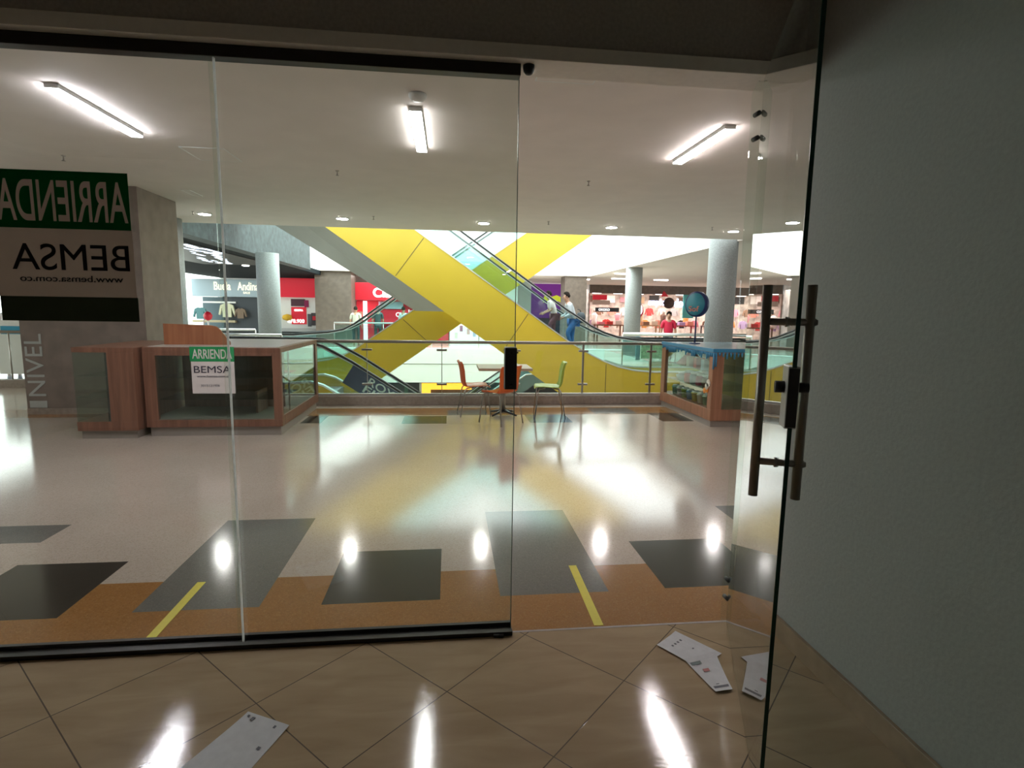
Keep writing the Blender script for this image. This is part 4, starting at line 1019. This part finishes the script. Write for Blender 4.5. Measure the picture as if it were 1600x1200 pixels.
s3_ = empty('shop_front', (-4.5, 27.6, 0), 0, 'red phone shop with bright white lettering behind the front escalator', 'shop front')
B(0, 4.5, -.2, 0, 2.0, 2.82).build('fascia', M['red'], s3_, bevel=.01)
text_fit('lettering', 'Claro', 1.4, .46, M['lit'], s3_, (.93, -.23, 2.13), (PI / 2, 0, 0), .05, .03)
B(0, 4.5, .9, 1.0, 0, 2.0).build('back_wall', M['redlit'], s3_)
B(0, .42, .1, .2, 0, 1.95).build('red_panel', M['redlit'], s3_)
B(.42, .60, .0, .12, 0, 1.95).build('lit_post', M['lit'], s3_)
B(.60, 1.15, .1, .2, 0, 1.95).build('red_panel', M['redlit'], s3_)
B(1.15, 1.22, .0, .12, .9, 1.95).build('lit_post', cmat('lilac_post', (.6, .4, .6)), s3_)
B(1.22, 2.3, .2, .3, 1.6, 1.95).build('pale_panel', M['signblue'], s3_)
B(1.22, 3.0, .18, .3, .92, 1.55).build('counter_back', M['redlit'], s3_)
text_fit('lettering', 'Claro', .62, .22, M['lit'], s3_, (1.95, .15, 1.22), (PI / 2, 0, 0), .02, .015)
sn = MB()
for a in (.2, .8, 1.4): sn.tube([(2.55 + .09 * math.cos(a), .15, 1.42 + .05 * math.sin(a)), (2.55 + .2 * math.cos(a), .15, 1.42 + .16 * math.sin(a))], .018, 6)
sn.build('rays_mark', M['lit'], s3_)
B(1.3, 3.2, -.9, -.4, 0, .55).build('counter', M['whitepl'], s3_, bevel=.01)
B(1.75, 2.1, -.75, -.7, .55, .85).build('screen', M['whitepl'], s3_)
B(.04, .38, .08, .1, 1.25, 1.45).build('small_sign', M['pinkpr'], s3_)
wb = empty('notice_wall', (0, 27.8, 0), 0, 'white wall with small posters seen between the crossing escalators', 'wall panel')
B(.05, 3.4, 0, .1, -.02, 3.0).build('white_wall_panel', M['whitepl'], wb)
for (x, z, c) in ((.55, .55, (.3, .12, .2)), (.9, .4, (.5, .3, .3)), (1.2, .3, (.3, .35, .5)), (.3, .2, (.6, .6, .5))):
    B(x, x + .14, -.02, 0, z, z + .28).build('small_poster', cmat('poster_%d' % int(x * 100), c), wb)

# ------------------------------------------------------------------ right shops
s4 = empty('shop_front', (5.3, 33, 0), 0, 'purple shop front with a lime sign above the escalator glass', 'shop front')
B(-.6, 1.55, -.1, 0, 1.2, 3.2).build('purple_wall', M['purple'], s4)
lm = MB(); lm.prism([(0, 0), (.3, .1), (.5, -.05), (.9, .1), (1.1, 0), (1.15, .3), (.8, .45), (.5, .35), (.3, .5), (.05, .35)], -.16, -.1)
lm.v = [(x + .25, y, z + 2.1) for x, y, z in lm.v]; lm.build('lime_sign', M['yelsign'], s4)
B(-.6, 1.7, .5, .6, 0, 1.2).build('dark_window', M['shopdark'], s4)
B(1.55, 1.75, -.12, 0, 0, 3.2).build('frame', M['shopwall'], s4)

s5 = empty('shop_front', (8.6, 34, 0), 0, 'long brightly lit clothes shop behind the round columns on the right', 'shop front')
B(0, 17, -.1, .1, 2.75, 3.26).build('brown_fascia', M['brown'], s5)
B(0, 17, 4.0, 4.1, 0, 3.26).build('back_wall', M['shopwall'], s5)
B(0, .1, .1, 4.0, 0, 3.26).build('side_wall', M['shopwall'], s5)
B(17, 17.1, .1, 4.0, 0, 3.26).build('side_wall', M['shopwall'], s5)
for i in range(12):
    B(.6 + 1.4 * i, 1.1 + 1.4 * i, 1.2, 1.5, 2.78, 2.84).build('lit_lamp', M['shoplamp'], s5)
B(.2, 1.1, -.16, -.1, 2.35, 2.65).build('red_sign', M['redlit'], s5)
B(.2, 1.3, -.14, -.1, 2.05, 2.32).build('beige_sign', cmat('beige_sign', (.6, .45, .4)), s5)
B(.4, 1.9, -.12, -.08, 1.62, 1.88).build('black_sign', M['shopdark'], s5)
text_fit('lettering', 'OKOKO', .7, .14, M['lit'], s5, (.6, -.14, 1.68), (PI / 2, 0, 0), .02, .01)
text_fit('lettering', 'snpk', 1.05, .52, mat('backlit_lilac_letter', (.7, .72, 1), .5, emit=1.6), s5, (3.7, -.3, 1.95), (PI / 2, 0, 0), .05, .05)
text_fit('lettering', 'do', .60, .55, mat('backlit_blue_letter', (.6, .75, 1), .5, emit=1.5), s5, (5.35, -.3, 1.95), (PI / 2, 0, 0), .05, .05)
MB().tube([(5.02, -.35, 2.22), (5.02, -.2, 2.22)], .34, 28).build('round_brown_sign', cmat('dark_brown', (.06, .035, .03)), s5)
rt = MB(); rt.prism([(4.5, 2.6), (4.95, 2.62), (4.66, 2.95)], -.35, -.25); rt.build('red_triangle', M['red'], s5)
B(6.0, 6.7, -.2, -.1, 1.3, 2.75).build('teal_panel', cmat('lit_teal', (.1, .45, .45)), s5)
B(2.75, 3.3, -.1, .1, 2.0, 2.75).build('orange_panel', M['litwarm'], s5)
MB().tube([(2.9, -.2, 1.7), (2.9, -.1, 1.7)], .55, 32).build('round_white_sign', cmat('red_ring', (.6, .05, .08)), s5)
MB().tube([(2.9, -.26, 1.78), (2.9, -.2, 1.78)], .46, 32).build('round_white_sign', M['lit'], s5)
B(11.2, 12.4, -.2, -.1, 1.3, 2.6).build('lit_panel', M['lit'], s5)
random.seed(11)
pal = [('pink', (.75, .25, .32)), ('red', (.62, .05, .05)), ('white', (.8, .76, .74)), ('orange', (.8, .35, .1)), ('brown', (.25, .14, .09)), ('cream', (.7, .6, .5)), ('black', (.04, .03, .04)), ('lilac', (.5, .35, .6)), ('coral', (.8, .3, .22)), ('grey', (.4, .38, .38))]
where = ['nearest the brown pillar', 'left of the first column', 'between column and round sign', 'under the lit lettering', 'behind the person in red', 'beside the teal panel', 'past the nearest column', 'far right of the shop']
for i in range(34):
    n_, c_ = pal[(i * 7 + i // 10) % 10]
    x = 9.0 + i * .43; row = i % 2
    zz = (.95 if row else 1.75)
    wq = where[min(7, int((x - 8.6) / 2))]
    garment(x, 36.2 - .35 * row, zz - .35, cmat(n_ + '_garment', c_), '%s garment on the %s rack, %s' % (n_, 'lower' if row else 'upper', wq), .8 if row else .75, 'clothes hanging in the bright shop')
for i, (n_, c_) in enumerate((('brown', (.2, .1, .06)), ('tan', (.45, .28, .16)), ('dark red', (.35, .06, .05)), ('dark', (.08, .06, .06)))):
    tb_ = empty('display_table', (10.2 + i * 2.4, 34.9, 0), 0, '%s display table at the front of the bright clothes shop' % n_, 'table', 'display tables in the bright clothes shop')
    B(-.9, .9, -.4, .4, .75, .82).build('table_top', cmat(n_.replace(' ', '_') + '_table', c_), tb_)
    for sx in (-1, 1):
        for sy in (-1, 1): B(.85 * sx - .04, .85 * sx + .04, .35 * sy - .04, .35 * sy + .04, 0, .75).build('leg', cmat(n_.replace(' ', '_') + '_table', c_), tb_)
    for j in range(3):
        o = B(-.2, .2, -.2, .2, 0, .16 + .05 * j).build('folded_clothes', cmat(pal[(i * 3 + j) % 10][0] + '_garment', pal[(i * 3 + j) % 10][1]), loc=(10.2 + i * 2.4 - .55 + .55 * j, 34.9, .82))
        tag(o, '%s folded clothes stack on the %s display table' % (pal[(i * 3 + j) % 10][0], n_), 'clothes', 'folded clothes on the display tables')
kinds = [('orange', (.75, .30, .08)), ('dark brown', (.12, .06, .04)), ('white', (.85, .82, .8)), ('rose', (.7, .3, .35)), ('tan', (.5, .35, .22)), ('black', (.03, .03, .03))]
for i in range(12):
    n_, c_ = kinds[i % 6]; x = 9.0 + i * 1.05
    tag(B(-.34, .34, -.03, .03, 0, .34 + .08 * (i % 3)).build('wall_poster', cmat(n_.replace(' ', '_') + '_poster', c_), loc=(x, 37.95, 2.25 + .05 * (i % 2))),
        '%s picture panel high on the back wall of the bright shop, %s' % (n_, 'left half' if i < 6 else 'right half'), 'poster', 'picture panels in the bright shop')
for i in range(7):
    n_, c_ = kinds[(i * 2 + 1) % 6] if i % 2 else kinds[(i + 2) % 6]; x = 9.4 + i * 1.55
    mq = empty('mannequin', (x, 35.6, 0), 0, '%s dressed mannequin inside the bright shop, %s' % (n_, ('by the brown pillar', 'left of the second column', 'behind the second column', 'left of the person in red', 'right of the person in red', 'behind the nearest column', 'right of the nearest column')[i]), 'mannequin', 'mannequins in the bright shop')
    MB().lathe([(.14, .75), (.20, .95), (.15, 1.15), (.21, 1.42), (.10, 1.52), (.05, 1.56)], 14).build('dress', cmat(n_.replace(' ', '_') + '_dress', c_), mq)
    MB().lathe([(.03, 1.54), (.07, 1.62), (.08, 1.70), (.03, 1.79)], 12).build('head', M['shopwall'], mq)
    MB().lathe([(.16, 0), (.16, .02), (.02, .03), (.02, .76)], 12).build('stand', M['steel'], mq)
# linear lights under the far ceiling
for x, y, lab in ((6.8, 28.3, 'small far ceiling lamp above the brown pillar'), (8.3, 27.0, 'far tilted linear lamp left of the second column'), (10.6, 27.4, 'far tilted linear lamp above the lilac lettering'), (7.4, 23.5, 'far round lamp near the atrium edge')):
    o = B(-.35, .35, -.07, .07, -.05, 0).build('far_ceiling_lamp', M['shoplamp'], loc=(x, y, 3.26)); tag(o, lab, 'ceiling light', 'lamps under the far ceiling')
o = MB().lathe([(.12, 0), (.12, -.03), (.09, -.035)], 16).build('far_downlight', M['shoplamp'], loc=(-7.2, 21.2, 3.07)); tag(o, 'round lamp in the dark ceiling left of the pale column', 'downlight')
# dark lattice over the left shops, its daylight imitated by glowing bars
lt = empty('ceiling_lattice', (-7.2, 17.5, 3.065), 0, 'dark lattice with glowing white bars imitating daylight over the left shops', 'lattice')
B(-1.3, 1.1, -3.4, 3.4, -.012, 0).build('lattice_frame', M['black'], lt)
random.seed(5); lw = MB()
for i in range(46):
    y = random.uniform(-3.2, 2.6); x = random.uniform(-.25, .55) - y * .30; x = max(-1.25, min(.95, x)); lw.box(x, x + random.uniform(.05, .13), y, y + random.uniform(.2, .6), -.020, -.012)
lw.build('glow_bar', mat('lattice_daylight_glow', (.8, .85, 1), .5, emit=1.2), lt)
